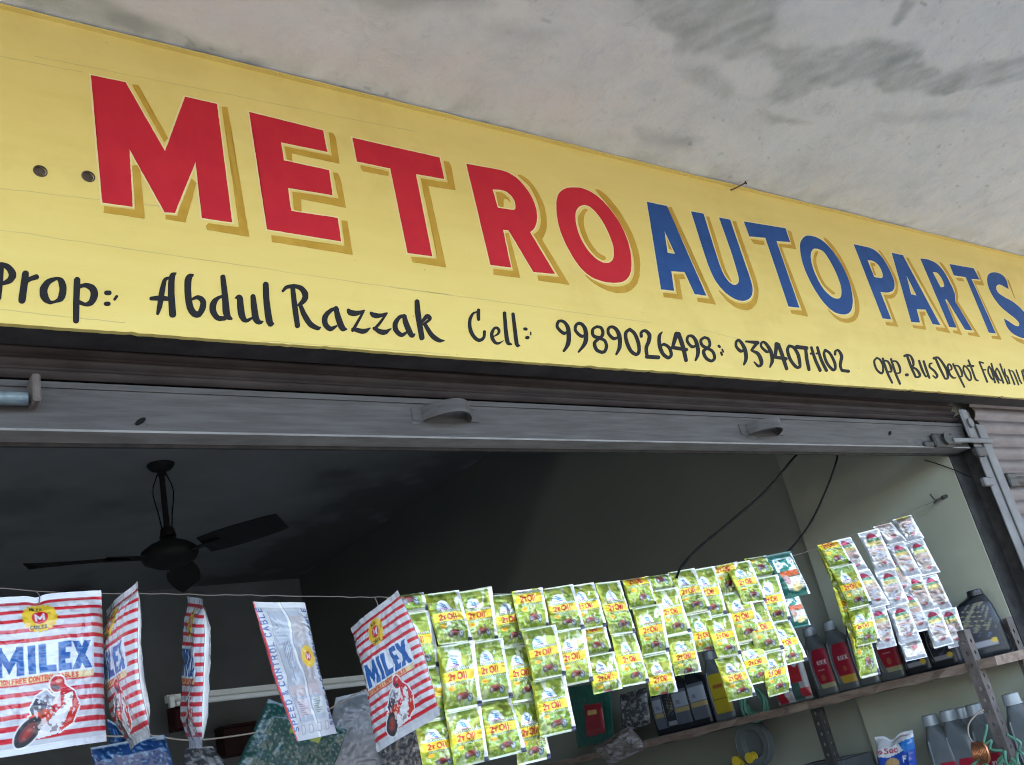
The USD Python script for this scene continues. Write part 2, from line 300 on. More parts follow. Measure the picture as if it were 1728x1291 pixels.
def glyph(spec, z):
    """spec: list of (x, y) corners or (x, y, 's') smooth points in zoom pixels; z = (ox, oy, scale)"""
    n = len(spec); pts = []
    q = np.array([s[:2] for s in spec], float); sm = [len(s) > 2 for s in spec]
    for i in range(n):
        j = (i + 1) % n
        if sm[i] or sm[j]:
            b, c_ = q[i], q[j]; a = q[i - 1] if sm[i] else b - (c_ - b) * .6; d = q[(j + 1) % n] if sm[j] else c_ + (c_ - b) * .6
            t = np.linspace(0, 1, 6, endpoint=False)[:, None]
            pts += list(.5 * (2 * b + (c_ - a) * t + (2 * a - 5 * b + 4 * c_ - d) * t ** 2 + (3 * b - a - 3 * c_ + d) * t ** 3))
        else: pts.append(q[i])
    pts = np.array(pts) / z[2] + np.array(z[:2])
    return Polygon(on_sign(pts)).buffer(0)
S = lambda *p: [(x, y, 's') for x, y in p]
ZM, ZE, ZR, ZA, ZP = (140, 110, 4.163), (400, 170, 4.4526), (760, 260, 5.0824), (1080, 330, 4.5474), (1428, 390, 5.76)
O1 = S((1050, 287), (1000, 292), (940, 325), (912, 390), (908, 480), (925, 600), (965, 720), (1030, 850), (1110, 970), (1200, 1050), (1300, 1092), (1400, 1105), (1480, 1095), (1530, 1050), (1550, 970), (1545, 860), (1515, 735), (1460, 610), (1380, 490), (1290, 390), (1200, 325), (1120, 293))
O1h = S((1130, 440), (1085, 475), (1070, 530), (1080, 620), (1110, 710), (1160, 800), (1220, 875), (1290, 925), (1345, 935), (1385, 915), (1400, 870), (1395, 790), (1360, 690), (1310, 590), (1250, 505), (1190, 450))
O2 = S((1290, 308), (1250, 325), (1228, 370), (1230, 440), (1250, 530), (1290, 630), (1350, 740), (1420, 835), (1490, 895), (1560, 913), (1605, 900), (1628, 850), (1628, 770), (1605, 665), (1560, 560), (1500, 460), (1430, 375), (1360, 325))
O2h = S((1340, 408), (1312, 435), (1310, 490), (1330, 570), (1370, 660), (1420, 735), (1480, 785), (1525, 790), (1543, 765), (1540, 700), (1510, 610), (1460, 510), (1405, 430))
BIG = [
 ('M', 'sign_red', ZM, [(55, 72), (298, 122), (575, 607), (716, 223), (940, 274), (1047, 1106), (835, 1076), (790, 680), (645, 1040), (572, 1034), (325, 590), (348, 996), (135, 968)], [],
  [[(345, 138), (388, 143), (598, 515), (570, 540)], [(975, 294), (1015, 296), (1168, 1206), (872, 1156), (862, 1130), (880, 1112), (1098, 1142)], [(345, 708), (380, 705), (402, 740), (434, 1078), (148, 1036), (148, 992), (368, 1018)], [(762, 796), (797, 830), (720, 1105), (580, 1082), (580, 1052), (660, 1058)]]),
 ('E', 'sign_red', ZE, [(90, 86), (645, 225), (677, 386), (328, 314), (350, 450), (690, 524), (716, 712), (380, 655), (406, 830), (755, 882), (780, 1058), (225, 968)], [],
  [[(690, 240), (722, 248), (740, 280), (770, 473), (412, 395), (412, 452), (375, 440), (358, 345), (712, 415)], [(722, 540), (755, 545), (775, 580), (818, 805), (480, 738), (482, 835), (430, 825), (415, 685), (765, 738)], [(785, 902), (828, 908), (868, 1158), (262, 1060), (258, 1012), (810, 1094)]]),
 ('T', 'sign_red', ZE, [(866, 280), (1520, 428), (1555, 590), (1342, 552), (1465, 1170), (1280, 1145), (1150, 510), (900, 458)], [],
  [[(928, 485), (1140, 535), (1135, 565), (945, 530), (928, 505)], [(1553, 452), (1590, 460), (1610, 500), (1640, 672), (1436, 640), (1570, 1252), (1318, 1213), (1308, 1175), (1505, 1190), (1380, 585), (1585, 618)]]),
 ('R', 'sign_red', ZR, [(135, 85)] + S((420, 138), (500, 165), (570, 210), (640, 285), (700, 380), (735, 480), (740, 570), (720, 635)) + [(682, 672), (895, 1030), (710, 1012), (497, 655), (450, 652), (518, 975), (342, 952)],
  [[(360, 305)] + S((440, 310), (500, 340), (545, 395), (558, 450), (550, 475)) + [(530, 480), (405, 462)]],
  [S((580, 185), (620, 190), (690, 245), (760, 350), (810, 470), (825, 590), (815, 670)) + [(785, 735), (1022, 1122), (755, 1085), (748, 1040), (938, 1060), (715, 690)] + S((750, 660), (775, 600), (770, 500), (740, 395), (680, 280)), [(390, 325), (440, 330), (500, 375), (515, 420), (490, 390), (455, 380), (455, 455), (415, 445)], [(470, 680), (500, 680), (598, 1062), (370, 1035), (368, 985), (540, 1005)]]),
 ('O', 'sign_red', ZR, O1, [O1h], [S((1248, 310), (1290, 318), (1380, 400), (1480, 540), (1560, 690), (1615, 850), (1625, 980), (1605, 1100), (1545, 1170), (1460, 1192), (1360, 1175), (1250, 1120), (1185, 1070), (1158, 1035), (1230, 1085), (1330, 1125), (1440, 1138), (1520, 1115), (1570, 1050), (1578, 960), (1565, 850), (1520, 720), (1440, 570), (1350, 440)), S((1140, 475), (1175, 480), (1150, 520), (1142, 590), (1160, 670), (1200, 760), (1260, 840), (1328, 885), (1320, 910), (1270, 890), (1200, 820), (1140, 720), (1105, 620), (1098, 540))]),
 ('A', 'sign_blue', ZA, [(52, 50), (205, 82), (508, 770), (418, 757), (340, 588), (238, 582), (260, 732), (160, 722)], [[(185, 270), (268, 450), (210, 440)]],
  [[(215, 90), (240, 90), (582, 836), (445, 815), (440, 785), (535, 792), (213, 105)], [(260, 605), (335, 605), (345, 640), (300, 640), (325, 798), (185, 780), (178, 748), (285, 758)], [(205, 335), (245, 420), (225, 410)]]),
 ('U', 'sign_blue', ZA, [(390, 122), (485, 140)] + S((560, 380), (620, 560), (665, 645), (710, 685), (745, 680), (757, 650), (745, 590), (700, 440)) + [(605, 170), (690, 187)] + S((790, 480), (845, 640), (862, 720), (848, 780), (800, 808), (735, 798), (665, 755), (595, 680), (545, 590), (490, 440)), [],
  [[(510, 160), (530, 165)] + S((580, 320), (630, 490), (665, 590), (700, 655), (690, 655), (650, 600), (600, 470)), [(710, 195), (735, 200)] + S((830, 470), (890, 640), (908, 740), (895, 820), (855, 870), (800, 878), (730, 855), (660, 800), (605, 730), (640, 755), (710, 810), (790, 830), (850, 810), (878, 750), (865, 660), (800, 460))]),
 ('T', 'sign_blue', ZA, [(795, 200), (1115, 252), (1150, 358), (1045, 350), (1222, 862), (1138, 852), (960, 325), (838, 315)], [], [[(850, 335), (950, 350), (955, 380), (875, 370)], [(1130, 265), (1160, 280), (1198, 412), (1085, 395), (1290, 928), (1165, 905), (1155, 880), (1245, 885), (1060, 370), (1165, 378)]]),
 ('O', 'sign_blue', ZA, O2, [O2h], [S((1410, 330), (1450, 350), (1530, 455), (1600, 590), (1655, 730), (1682, 850), (1670, 930), (1630, 970), (1570, 975), (1500, 940), (1440, 870), (1490, 915), (1560, 945), (1620, 935), (1650, 885), (1645, 790), (1610, 680), (1550, 550), (1480, 430)), S((1345, 435), (1365, 435), (1350, 490), (1370, 580), (1420, 680), (1495, 750), (1470, 750), (1400, 680), (1350, 580), (1330, 500))]),
 ('P', 'sign_blue', ZP, [(70, 128), (215, 160)] + S((280, 190), (350, 260), (410, 360), (455, 460), (468, 530), (450, 580), (400, 598)) + [(330, 592), (435, 860), (352, 850)], [[(205, 285)] + S((255, 290), (310, 330), (345, 395), (355, 440), (335, 458)) + [(270, 448)]],
  [S((315, 195), (340, 205), (410, 310), (475, 430), (502, 520), (495, 600), (455, 650)) + [(395, 655), (505, 930), (392, 915), (382, 885), (465, 890), (365, 620)] + S((430, 620), (470, 585), (480, 520), (450, 430), (390, 310)), [(235, 305), (275, 315), (280, 340), (255, 335), (290, 430), (270, 425)]]),
 ('A', 'sign_blue', ZP, [(440, 212), (548, 235), (912, 915), (838, 905), (770, 765), (682, 760), (715, 890), (630, 885)], [[(582, 430), (682, 628), (628, 615)]], [[(585, 255), (605, 265), (1010, 992), (880, 965), (870, 935), (965, 945), (590, 275)], [(712, 785), (765, 785), (770, 820), (745, 820), (775, 960), (655, 940), (645, 915), (750, 925)]]),
 ('R', 'sign_blue', ZP, [(718, 268)] + S((800, 280), (880, 320), (950, 400), (1005, 500), (1050, 600), (1058, 660)) + [(1060, 690), (1225, 965), (1155, 960), (975, 665), (958, 665), (1070, 940), (1000, 932)], [[(838, 400)] + S((880, 405), (920, 450), (945, 505), (948, 540)) + [(915, 548)]],
  [S((910, 310), (940, 325), (1010, 430), (1065, 540), (1085, 620)) + [(1082, 680), (1300, 1030), (1190, 1010), (1180, 988), (1255, 990), (1065, 700)] + S((1068, 650), (1050, 560), (990, 440)), [(975, 690), (1000, 720), (1125, 1010), (1045, 990), (1035, 965), (1085, 970)]]),
 ('T', 'sign_blue', ZP, [(1002, 322), (1235, 362), (1295, 472), (1215, 465), (1452, 995), (1385, 988), (1160, 448), (1045, 432)], [], [[(1065, 455), (1130, 460), (1145, 490), (1085, 480)], [(1270, 385), (1290, 400), (1340, 530), (1255, 520), (1508, 1055), (1420, 1045), (1410, 1020), (1475, 1022), (1235, 480), (1310, 490)]]),
 ('S', 'sign_blue', ZP, [(1575, 565)] + S((1555, 480), (1510, 425), (1450, 403), (1400, 408), (1372, 440), (1370, 500), (1395, 580), (1440, 660), (1500, 735), (1570, 795), (1640, 850), (1678, 895), (1675, 922), (1640, 920), (1580, 880)) + [(1530, 850)] + S((1560, 930), (1610, 990), (1680, 1030), (1745, 1042), (1790, 1020), (1800, 960), (1775, 870), (1710, 770), (1620, 690), (1540, 645), (1475, 600), (1455, 555), (1470, 525), (1505, 525)), [], [[(1565, 470), (1580, 480), (1645, 665), (1630, 640)], [(1600, 1020), (1660, 1070), (1728, 1100), (1800, 1100), (1800, 1075), (1728, 1065), (1660, 1040)]]),
]
for i, (ch, mat, z, outer, hol, shades) in enumerate(BIG):
    g = glyph(outer, z)
    for h in hol: g = g.difference(glyph(h, z))
    g = g.segmentize(.006)
    sh = unary_union([glyph(s, z) for s in shades])
    lp = obj('letter', plate(g, -.0014, .0005, .0011, i), mat, sign, label=f"{'red' if mat == 'sign_red' else 'blue'} painted letter {ch}")
    rim = unary_union([g, sh]).buffer(.0045, join_style=2, mitre_limit=2).difference(g.buffer(-.001))
    obj('outline', plate(g.buffer(.0036, join_style=2, mitre_limit=2), -.0007, .0005), 'sign_cream', lp)
    obj('drop_shade', plate(sh.segmentize(.008), -.0010, .0005, .0016, i + 40), 'sign_ochre', lp)

# black script: brush strokes "x,y,w" in zoom pixels
ZS = {'a': (0, 430, 7.8545), 'b': (240, 450, 6.912), 'c': (470, 470, 5.9586), 'd': (780, 510, 11.52), 'e': (920, 530, 5.4), 'f': (1190, 550, 6.646), 'g': (1460, 590, 6.448)}
SCRIPT = """
a P|12,190,80 -2,330,85 -20,570,75;-80,150,50 20,128,60 110,170,80 165,260,100 130,340,80 40,380,50 -10,385,30
a r|338,255,95 315,430,100 290,600,100;340,380,30 390,325,60 480,295,75
a o|720,322,50 640,360,80 580,450,105 590,560,105 660,630,55 740,618,40 810,570,90 835,460,100 810,350,80 760,314,40 715,322,50
a p|1022,340,90 1010,600,92 1008,870,85;1060,420,50 1130,405,60 1220,440,90 1250,530,100 1210,630,80 1130,660,50 1050,630,60
a dots|1410,505,62 1450,505,62;1405,650,58 1435,650,58;1520,592,40 1545,555,40
b A|322,128,25 265,155,45 235,270,65 205,450,65 180,545,40;390,78,20 345,125,70 338,330,80 355,555,85;105,372,45 200,368,60 300,375,50
b b|590,98,25 540,135,75 530,280,80 550,450,80 600,545,78 660,555,70 705,480,72 705,400,68 650,358,50 585,378,30
b d|940,125,62 965,350,75 985,560,80 1040,610,25;960,345,40 890,362,40 830,430,75 825,520,75 880,598,62 960,605,50
b u|1090,365,22 1135,362,65 1145,470,80 1165,580,75 1210,632,48 1275,602,28;1292,352,62 1305,480,75 1325,610,78 1370,652,50 1410,640,12
b l|1440,212,70 1450,420,75 1485,650,75 1525,665,25
c R|45,125,28 80,88,38 150,78,40 220,95,50 265,150,60 262,210,58 215,260,40 195,270,20;142,98,50 165,300,55 190,475,52;215,262,38 260,370,55 320,460,55 390,500,42 425,492,10
c a|590,312,38 540,312,38 470,380,55 470,460,55 520,508,48 580,480,22;577,302,50 600,400,60 640,498,58 685,512,12
c z|700,318,30 725,345,58 790,350,48 860,325,18;850,338,22 800,430,30 745,522,32;745,508,30 800,522,48 860,532,48 920,500,12
c z|930,348,28 960,370,52 1020,375,42 1090,350,18;1085,352,22 1025,440,30 965,508,32;960,500,30 1020,535,52 1075,540,48 1130,505,12
c a|1270,382,38 1220,387,38 1175,450,50 1180,520,50 1235,568,42 1290,540,22;1262,378,42 1280,450,55 1335,568,52 1370,560,14
c k|1392,235,50 1400,350,58 1440,595,55;1440,440,28 1490,382,45 1522,400,38 1500,430,28 1460,460,28;1470,460,38 1540,570,48 1610,622,42 1665,625,12
d C|315,155,62 312,240,72 318,335,62;300,180,28 210,222,48 150,330,65 145,470,70 180,600,75 260,708,72 340,742,68 420,688,58 430,575,62
d e|610,670,25 690,620,45 715,560,58 680,502,48 620,512,55 575,600,65 580,690,70 630,778,62 700,803,48 810,745,8
d l|820,215,70 840,500,75 880,775,75 950,820,35
d l|985,235,68 1020,520,75 1060,818,72 1120,842,18
d dots|1215,520,62 1240,525,62;1255,690,65 1275,690,65;1328,585,24 1332,635,24
e 9|200,165,22 165,175,28 110,120,26 120,70,26 165,68,26 205,120,34 215,210,40 205,280,36 170,335,22
e 9|365,190,22 330,203,28 275,150,26 285,95,26 325,88,28 360,130,34 372,200,38 360,270,36 305,345,18
e 8|470,115,24 432,142,26 440,198,28 500,215,30 525,175,28 510,128,26 470,115,24;490,222,26 449,265,30 470,328,30 530,348,28 558,300,28 540,242,26 490,222,26
e 9|660,215,22 620,223,28 575,175,26 580,127,26 620,120,28 660,160,34 680,230,36 675,310,32 648,366,20
e 0|770,140,28 735,170,30 738,240,32 775,330,32 825,368,28 853,345,30 850,270,32 815,180,30 770,140,28
e 2|875,203,28 875,168,26 910,152,26 948,190,34 943,250,34 920,310,30 928,388,28;925,390,32 1030,395,34
e 6|1065,165,10 1040,200,28 1040,280,32 1070,360,32 1120,398,30 1148,370,28 1130,310,28 1085,277,26 1050,290,22
e 4|1195,182,40 1165,285,28;1158,305,32 1285,325,32;1215,182,36 1255,300,36 1283,422,32
e 9|1370,290,22 1335,298,26 1295,250,24 1300,207,24 1335,200,26 1370,240,32 1390,310,34 1390,370,30 1370,422,18
e 8|1450,213,22 1417,240,24 1432,288,26 1480,308,26 1500,275,24 1485,227,24 1450,213,22;1475,310,24 1442,342,28 1466,402,28 1515,428,26 1543,398,26 1525,342,26 1475,310,24
e dots|1580,290,20 1590,300,20;1612,322,14 1622,345,14;1602,350,18 1610,372,18
f 9|430,272,28 395,283,34 347,230,28 352,172,28 385,167,30 430,230,38 455,310,42 455,380,36 435,432,22
f 3|458,175,22 585,190,42;575,200,38 520,270,28;520,277,22 590,312,38 628,390,42 624,440,34 590,448,28 548,405,14
f 9|720,285,26 685,288,30 630,235,26 630,192,26 665,186,28 710,240,38 745,320,40 750,400,36 725,463,16
f 4|800,205,46 785,340,32;780,350,35 905,370,36;820,208,36 860,320,40 912,480,36
f 0|940,225,30 922,270,32 950,370,34 1010,453,34 1052,466,30 1062,430,34 1040,320,36 990,242,32 940,225,30
f 7|1025,235,42 1135,250,42;1125,255,32 1140,380,36 1163,490,34
f 1|1190,242,26 1230,370,32 1288,500,34;1188,310,28 1215,305,18
f 1|1257,242,28 1300,380,32 1358,500,34;1248,310,22 1275,310,14
f 0|1345,270,26 1332,320,28 1367,420,30 1430,493,30 1458,475,28 1450,410,30 1400,312,28 1345,270,26
f 2|1455,320,26 1461,282,24 1495,277,26 1530,340,34 1520,400,34 1515,450,30 1533,502,28;1535,500,32 1605,510,34
g o|125,90,16 97,130,18 120,210,18 170,258,18 193,238,18 190,170,16 160,110,16 125,90,16
g p|190,98,18 240,250,20 293,362,16;205,120,14 245,130,16 278,190,20 283,238,16 250,240,12
g p|280,103,18 330,260,20 378,372,18;295,125,14 340,132,16 373,190,20 378,248,16 345,258,12
g dots|448,275,26 458,275,26
g B|428,70,22 450,57,16 490,67,16 518,120,22 523,170,18 495,180,12;500,180,12 558,217,20 593,270,22 583,298,16 545,298,14;455,68,20 500,190,22 548,298,18
g u|585,122,18 620,220,20 660,293,14 685,270,10;635,127,18 665,220,20 698,308,18
g s|725,150,12 702,157,16 702,190,18 750,232,18 783,283,20 768,308,16 737,285,10
g D|748,95,24 790,87,18 838,140,20 888,230,22 898,308,20 870,318,14;765,97,18 810,200,20 868,316,16
g e|895,220,10 933,220,14 938,187,16 910,157,14 897,190,18 920,268,18 958,308,16 985,305,8
g p|955,157,16 1010,270,18 1078,408,14;975,175,12 1015,182,14 1048,240,18 1053,288,14 1030,293,10
g o|1075,175,14 1067,215,14 1095,288,16 1133,333,16 1153,315,14 1140,250,14 1105,197,14 1075,175,14
g t|1122,115,14 1155,200,16 1198,318,16 1228,338,12;1115,175,18 1175,180,18
g F|1242,138,14 1328,352,16;1242,133,14 1283,146,14;1275,220,12 1308,220,12
g a|1342,190,14 1337,240,14 1370,308,16 1393,328,12;1347,182,12 1375,230,14 1413,358,16
g l|1372,153,14 1400,250,16 1453,362,14
g a|1425,212,12 1417,245,14 1450,318,16 1478,338,10;1432,202,12 1465,260,14 1503,362,16
g k|1467,158,14 1500,250,14 1553,372,14;1512,212,12 1525,270,12;1520,270,12 1550,300,14 1573,368,12
g n|1562,218,12 1625,378,14;1577,230,10 1607,242,12 1640,310,14 1668,383,12
g u|1642,222,12 1680,330,14 1702,368,12;1702,232,12 1738,358,14
g m|1717,217,12 1772,372,12;1730,225,10 1765,250,12 1810,372,12
"""
for li, line in enumerate(SCRIPT.strip().splitlines()):
    head, body = line.split('|'); zk, ch = head.split(); z = ZS[zk]; parts = []
    for st in body.split(';'):
        p = np.array([[float(v) for v in q.split(',')] for q in st.split()])
        p = spline(p, 6) if len(p) > 2 else np.vstack([p[0] + (p[1] - p[0]) * t for t in (0, .5, 1)])
        xy = p[:, :2] / z[2] + np.array(z[:2]); r = np.maximum(p[:, 2], 5) / z[2] / 2 * (1.28 if zk == 'g' else 1.06 if zk in 'ef' else 1)
        disks = [Polygon([(x + rr * math.cos(a) * 1.0, y + rr * math.sin(a)) for a in np.arange(10) * math.pi / 5 + .3]) for (x, y), rr in zip(xy, r)]
        parts += [shapely.MultiPolygon([a, b]).convex_hull for a, b in zip(disks[:-1], disks[1:])]
    u = unary_union(parts)
    gs = []
    for g in getattr(u, 'geoms', [u]):
        gs.append(Polygon(on_sign(g.exterior.coords), [on_sign(h.coords) for h in g.interiors]).buffer(0).simplify(.0003))
    u = unary_union(gs)
    obj('small_letter', plate(u, -.0009, .0005, .0006, li + 90), 'sign_black', sign, label='black painted dots' if ch == 'dots' else f'black painted character {ch}')

# nail where sign and soffit meet
w = PY(1240, 318, -.012)
nl = thing('bent_nail', 'small bent nail sticking out where sign meets soffit', 'nail', at=w)
obj('shank', tube(spline([w + [-.014, .02, .0], w + [0, 0, 0], w + [.022, -.03, .006]], 4), .0022, 8), 'rust', nl)
obj('head', cyl(w + [.022, -.03, .006], w + [.024, -.032, .0065], .006, 12), 'rust', nl)

# ---------------------------------------------------------------- rolling shutter, half rolled up
YS = .10
def slat(x0, x1, z0, z1, y, z_tilt=0.0):
    """curved interlocking slat: bulges to the street"""
    h = z1 - z0; prof = []
    for t in np.linspace(0, 1, 9): prof.append((y - .011 * math.sin(math.pi * min(1, t / .82)) if t < .82 else y + .003 * math.sin(math.pi * (t - .82) / .18), z0 + t * h))
    prof = np.array(prof); back = prof[::-1] + [.0022, 0]; pg = np.vstack([prof, back]); n = len(pg)
    V = np.vstack([np.c_[np.full(n, x0), pg], np.c_[np.full(n, x1), pg + [0, z_tilt]]]); F = []
    for k in range(n):
        a, b = k, (k + 1) % n; F += [[a, a + n, b + n], [a, b + n, b]]
    return trimesh.Trimesh(V, np.array(F), process=False)
sh = thing('rolling_shutter', 'raised grey rolling shutter with dull steel bottom bar under the yellow sign', 'shutter', at=(1.6, YS, 2.4))
BZ0, BZ1 = 2.345, 2.437
XB0, XB1 = -.30, 3.60
tilt = -.016
for k in range(4): obj('slat', slat(XB0, XB1, BZ1 + .012 + k * .024, BZ1 + .036 + k * .024, YS + .006, tilt), 'slat_metal', sh, smooth=40)
def bar(x0, x1, lo, hi):
    b = bx((x0, lo[0], lo[1]), (x1, hi[0], hi[1])); v = np.array(b.vertices); v[:, 2] += tilt * (v[:, 0] - XB0) / (XB1 - XB0); b.vertices = v; return b
obj('bottom_bar', cat(bar(XB0, XB1, (YS - .006, BZ0), (YS, BZ1)), bar(XB0, XB1, (YS - .0095, BZ1 - .012), (YS - .006, BZ1))), 'bar_metal', sh)
obj('bottom_flange', bar(XB0, XB1, (YS - .008, BZ0 - .005), (YS + .048, BZ0 - .0005)), 'flange_metal_lit', sh)
obj('seal_strip', bar(XB0, XB1, (YS + .048, BZ0 - .012), (YS + .056, BZ0 + .02)), 'dark_iron', sh)
def handle(px0, px1, py):
    a, b = PY(px0, py, YS - .006), PY(px1, py + 8, YS - .006); L = b[0] - a[0]; z = (a[2] + b[2]) / 2; out = []
    ts = np.linspace(0, 1, 15); xs_ = a[0] + L * (.14 + .72 * ts); dy = .060 * np.sin(math.pi * ts) ** .75
    V, F = [], []
    for x, d in zip(xs_, dy):
        for (yy_, zz_) in ((YS - .0065 - d, z - .016), (YS - .0065 - d, z + .016), (YS - .0105 - d, z + .016), (YS - .0105 - d, z - .016)): V.append((x, yy_, zz_))
    for i in range(len(ts) - 1):
        for k in range(4): p, q = i * 4 + k, i * 4 + (k + 1) % 4; F += [[p, q, q + 4], [p, q + 4, p + 4]]
    grip = trimesh.Trimesh(V, F, process=False); grip.fix_normals()
    hp = obj('handle', grip, 'bar_metal', sh, smooth=40)
    for s, e in ((a[0], a[0] + .16 * L), (b[0] - .16 * L, b[0])): obj('handle_plate', rbx((s, YS - .0095, z - .017), (e, YS - .0055, z + .017), .002), 'bar_metal', hp)
handle(694, 806, 697); handle(1247, 1320, 722)
a = PY(20, 670, YS - .006); b = PY(52, 668, YS - .006)
obj('lock_hasp', cat(rbx((b[0] - .006, YS - .05, b[2] - .028), (b[0] + .008, YS - .004, b[2] + .026), .003), rbx((a[0] - .12, YS - .016, a[2] - .017), (b[0] - .003, YS - .0055, a[2] - .004), .003)), 'upright_steel', sh, label='worn lock bracket')
obj('bolt', cyl((a[0] - .12, YS - .028, a[2] - .012), (b[0] - .012, YS - .028, a[2] - .012), .013, 20), 'brass', sh)
w = PY(237, 711, YS - .007); e = Point(0, 0).buffer(1, 12)
sl = trimesh.creation.extrude_polygon(shapely.affinity.rotate(shapely.affinity.scale(e, .012, .005), 35), .002, engine='earcut'); v = np.array(sl.vertices); sl.vertices = np.c_[v[:, 0] + w[0], YS - .0078 + v[:, 2], v[:, 1] + w[2]]
obj('slot', sl, 'cable', sh)
w = PY(1502, 731, YS - .007); sl2 = sl.copy(); v = np.array(sl2.vertices); v[:, 0] += w[0] - PY(237, 711, YS - .007)[0]; v[:, 2] += w[2] - PY(237, 711, YS - .007)[2]; sl2.vertices = v
obj('slot', sl2, 'cable', sh)
# greasy lock at the right end
w = PY(1590, 744, YS - .01)
lk = [rbx((w[0] - .07, YS - .024, w[2] - .026), (w[0] + .06, YS - .006, w[2] + .024), .006), cyl((w[0] - .005, YS - .022, w[2]), (w[0] - .005, YS - .036, w[2]), .022, 18), cyl((w[0] - .02, YS - .024, w[2] - .01), (w[0] + .09, YS - .024, w[2] - .012), .008, 10), rbx((w[0] - .13, YS - .016, w[2] - .022), (w[0] - .068, YS - .006, w[2] - .004), .004)]
obj('lock', cat(lk), 'dark_iron', sh, label='dark greasy lock at the right end of the bar')

plain('grease', (.03, .027, .026), .6, c2=(.09, .085, .085), scale=40)
for px, py, rx, ry, sd_ in ((1552, 747, .075, .013, 3), (1610, 742, .055, .022, 5), (1535, 762, .028, .006, 8), (706, 712, .020, .006, 11), (1270, 738, .030, .005, 14), (240, 716, .014, .004, 17)):
    w = PY(px, py, YS - .007); t_ = np.linspace(0, 2 * math.pi, 60, endpoint=False); rr = .55 + .9 * meshkit.fbm(np.c_[np.cos(t_) * 1.6 + sd_, np.sin(t_) * 1.6, 0 * t_], 4, sd_)
    gp = Polygon(np.c_[w[0] + rx * rr * np.cos(t_), w[2] + ry * rr * np.sin(t_)]).buffer(0); gp = gp.intersection(sbox(-1, BZ0 - .018, 9, BZ1 + .004))
    obj('grease_smear', plate(gp, YS - .0066, YS - .0058), 'grease', sh)
# guide rail between the two shutters
gd = thing('shutter_guide', 'upright steel guide rail between the open and the closed shutter', 'guide rail', at=(3.65, YS, 0))
obj('front_flange', rbx((3.612, .080, .02), (3.668, .086, 2.42), .002), 'rail_metal', gd)
obj('front_flange', rbx((3.672, .074, .02), (3.728, .082, 2.415), .002), 'rail_metal', gd)
obj('web', bx((3.660, .0865, .02), (3.680, .155, 2.47)), 'dark_iron', gd)  # web and back flange use dark material: shade inside the slot painted in
obj('back_flange', bx((3.555, .1555, .02), (3.74, .1595, 2.47)), 'dark_iron', gd)
w = PY(1650, 764, .07); obj('stop_block', rbx((w[0] - .035, .050, w[2] - .018), (w[0] + .03, .0735, w[2] + .018), .005), 'dark_iron', gd)
w = PY(1663, 814, .07); obj('hinge', rbx((w[0] - .03, .055, w[2] - .016), (w[0] + .03, .0735, w[2] + .016), .004), 'rail_metal', gd)
a, b = PY(1612, 741, .06), PY(1677, 741, .06); obj('latch_bar', rbx((a[0], .064, a[2] - .009), (b[0], .0735, a[2] + .009), .003), 'rail_metal', gd)
w = PY(1632, 716, .07); obj('top_bracket', cat(rbx((w[0] - .03, .060, w[2] - .055), (w[0] + .02, .0735, w[2] + .06), .008), cyl((w[0], .064, w[2]), (w[0], .052, w[2]), .018, 14)), 'rail_metal', gd)
# neighbour's closed shutter
plain('slat_brown', (.13, .105, .10), .6, .15, c2=(.20, .165, .155), scale=7, stretch=(1, 1, 4), bump=.1)
ns = thing('closed_shutter', 'closed brown grey rolling shutter of the neighbouring shop', 'shutter', at=(4.4, .1, 1.3))
z = 2.56; k = 0
while z > .1:
    obj('slat', slat(3.742, 5.6, z - .0555, z, .104 + .0008 * math.sin(k * 5.1)), 'slat_brown', ns, smooth=40); z -= .0535; k += 1
a = PY(1700, 808, .06)
obj('lock_rod', cat(cyl((3.74, .078, a[2]), (4.6, .078, a[2] + .002), .014, 12), rbx((3.735, .066, a[2] - .026), (3.80, .09, a[2] + .026), .004)), 'dark_iron', ns)

# ---------------------------------------------------------------- ceiling fan
H = np.array([1.675, 3.02, 2.915])
fan = thing('ceiling_fan', 'dark three-bladed ceiling fan hanging inside the shop', 'fan', at=H)
def lathe(prof, c, n=32):
    prof = np.asarray(prof, float); t = np.arange(n) / n * 2 * np.pi; V = []
    for r, z_ in prof: V += [(c[0] + r * math.cos(a_), c[1] + r * math.sin(a_), c[2] + z_) for a_ in t]
    F = []
    for i in range(len(prof) - 1):
        for k in range(n): a_, b_ = i * n + k, i * n + (k + 1) % n; F += [[a_, b_, b_ + n], [a_, b_ + n, a_ + n]]
    tm = trimesh.Trimesh(np.array(V), np.array(F), process=False); return tm
obj('motor_housing', lathe([(0, -.062), (.07, -.058), (.118, -.035), (.135, -.006), (.128, .02), (.095, .045), (.05, .065), (.022, .085), (0, .086)], H), 'fan_dark', fan, smooth=50)
obj('down_rod', cyl(H + [0, 0, .08], [H[0], H[1], CEIL - .03], .014, 12), 'fan_dark', fan, smooth=40)
obj('ceiling_cup', lathe([(0, -.060), (.020, -.058), (.022, -.036), (.050, -.026), (.066, -.006), (.066, -.001), (0, -.0005)], (H[0], H[1], CEIL)), 'fan_dark', fan, smooth=40)
obj('lower_cup', lathe([(.014, .14), (.032, .125), (.04, .085), (.016, .084)], H), 'fan_dark', fan, smooth=40)
for k_, (ox, oy) in enumerate(((-.03, .01), (.028, -.012))):
    p = [np.array([H[0] + ox * .6, H[1] + oy, CEIL - .05]), np.array([H[0] + ox * 1.6, H[1] + oy, CEIL - .14]), np.array([H[0] + ox, H[1] + oy, CEIL - .26]), np.array([H[0] + ox * .6, H[1] + oy, CEIL - .36])]
    obj('lead_wire', tube(spline(p, 5), .003, 6), 'cable', fan)
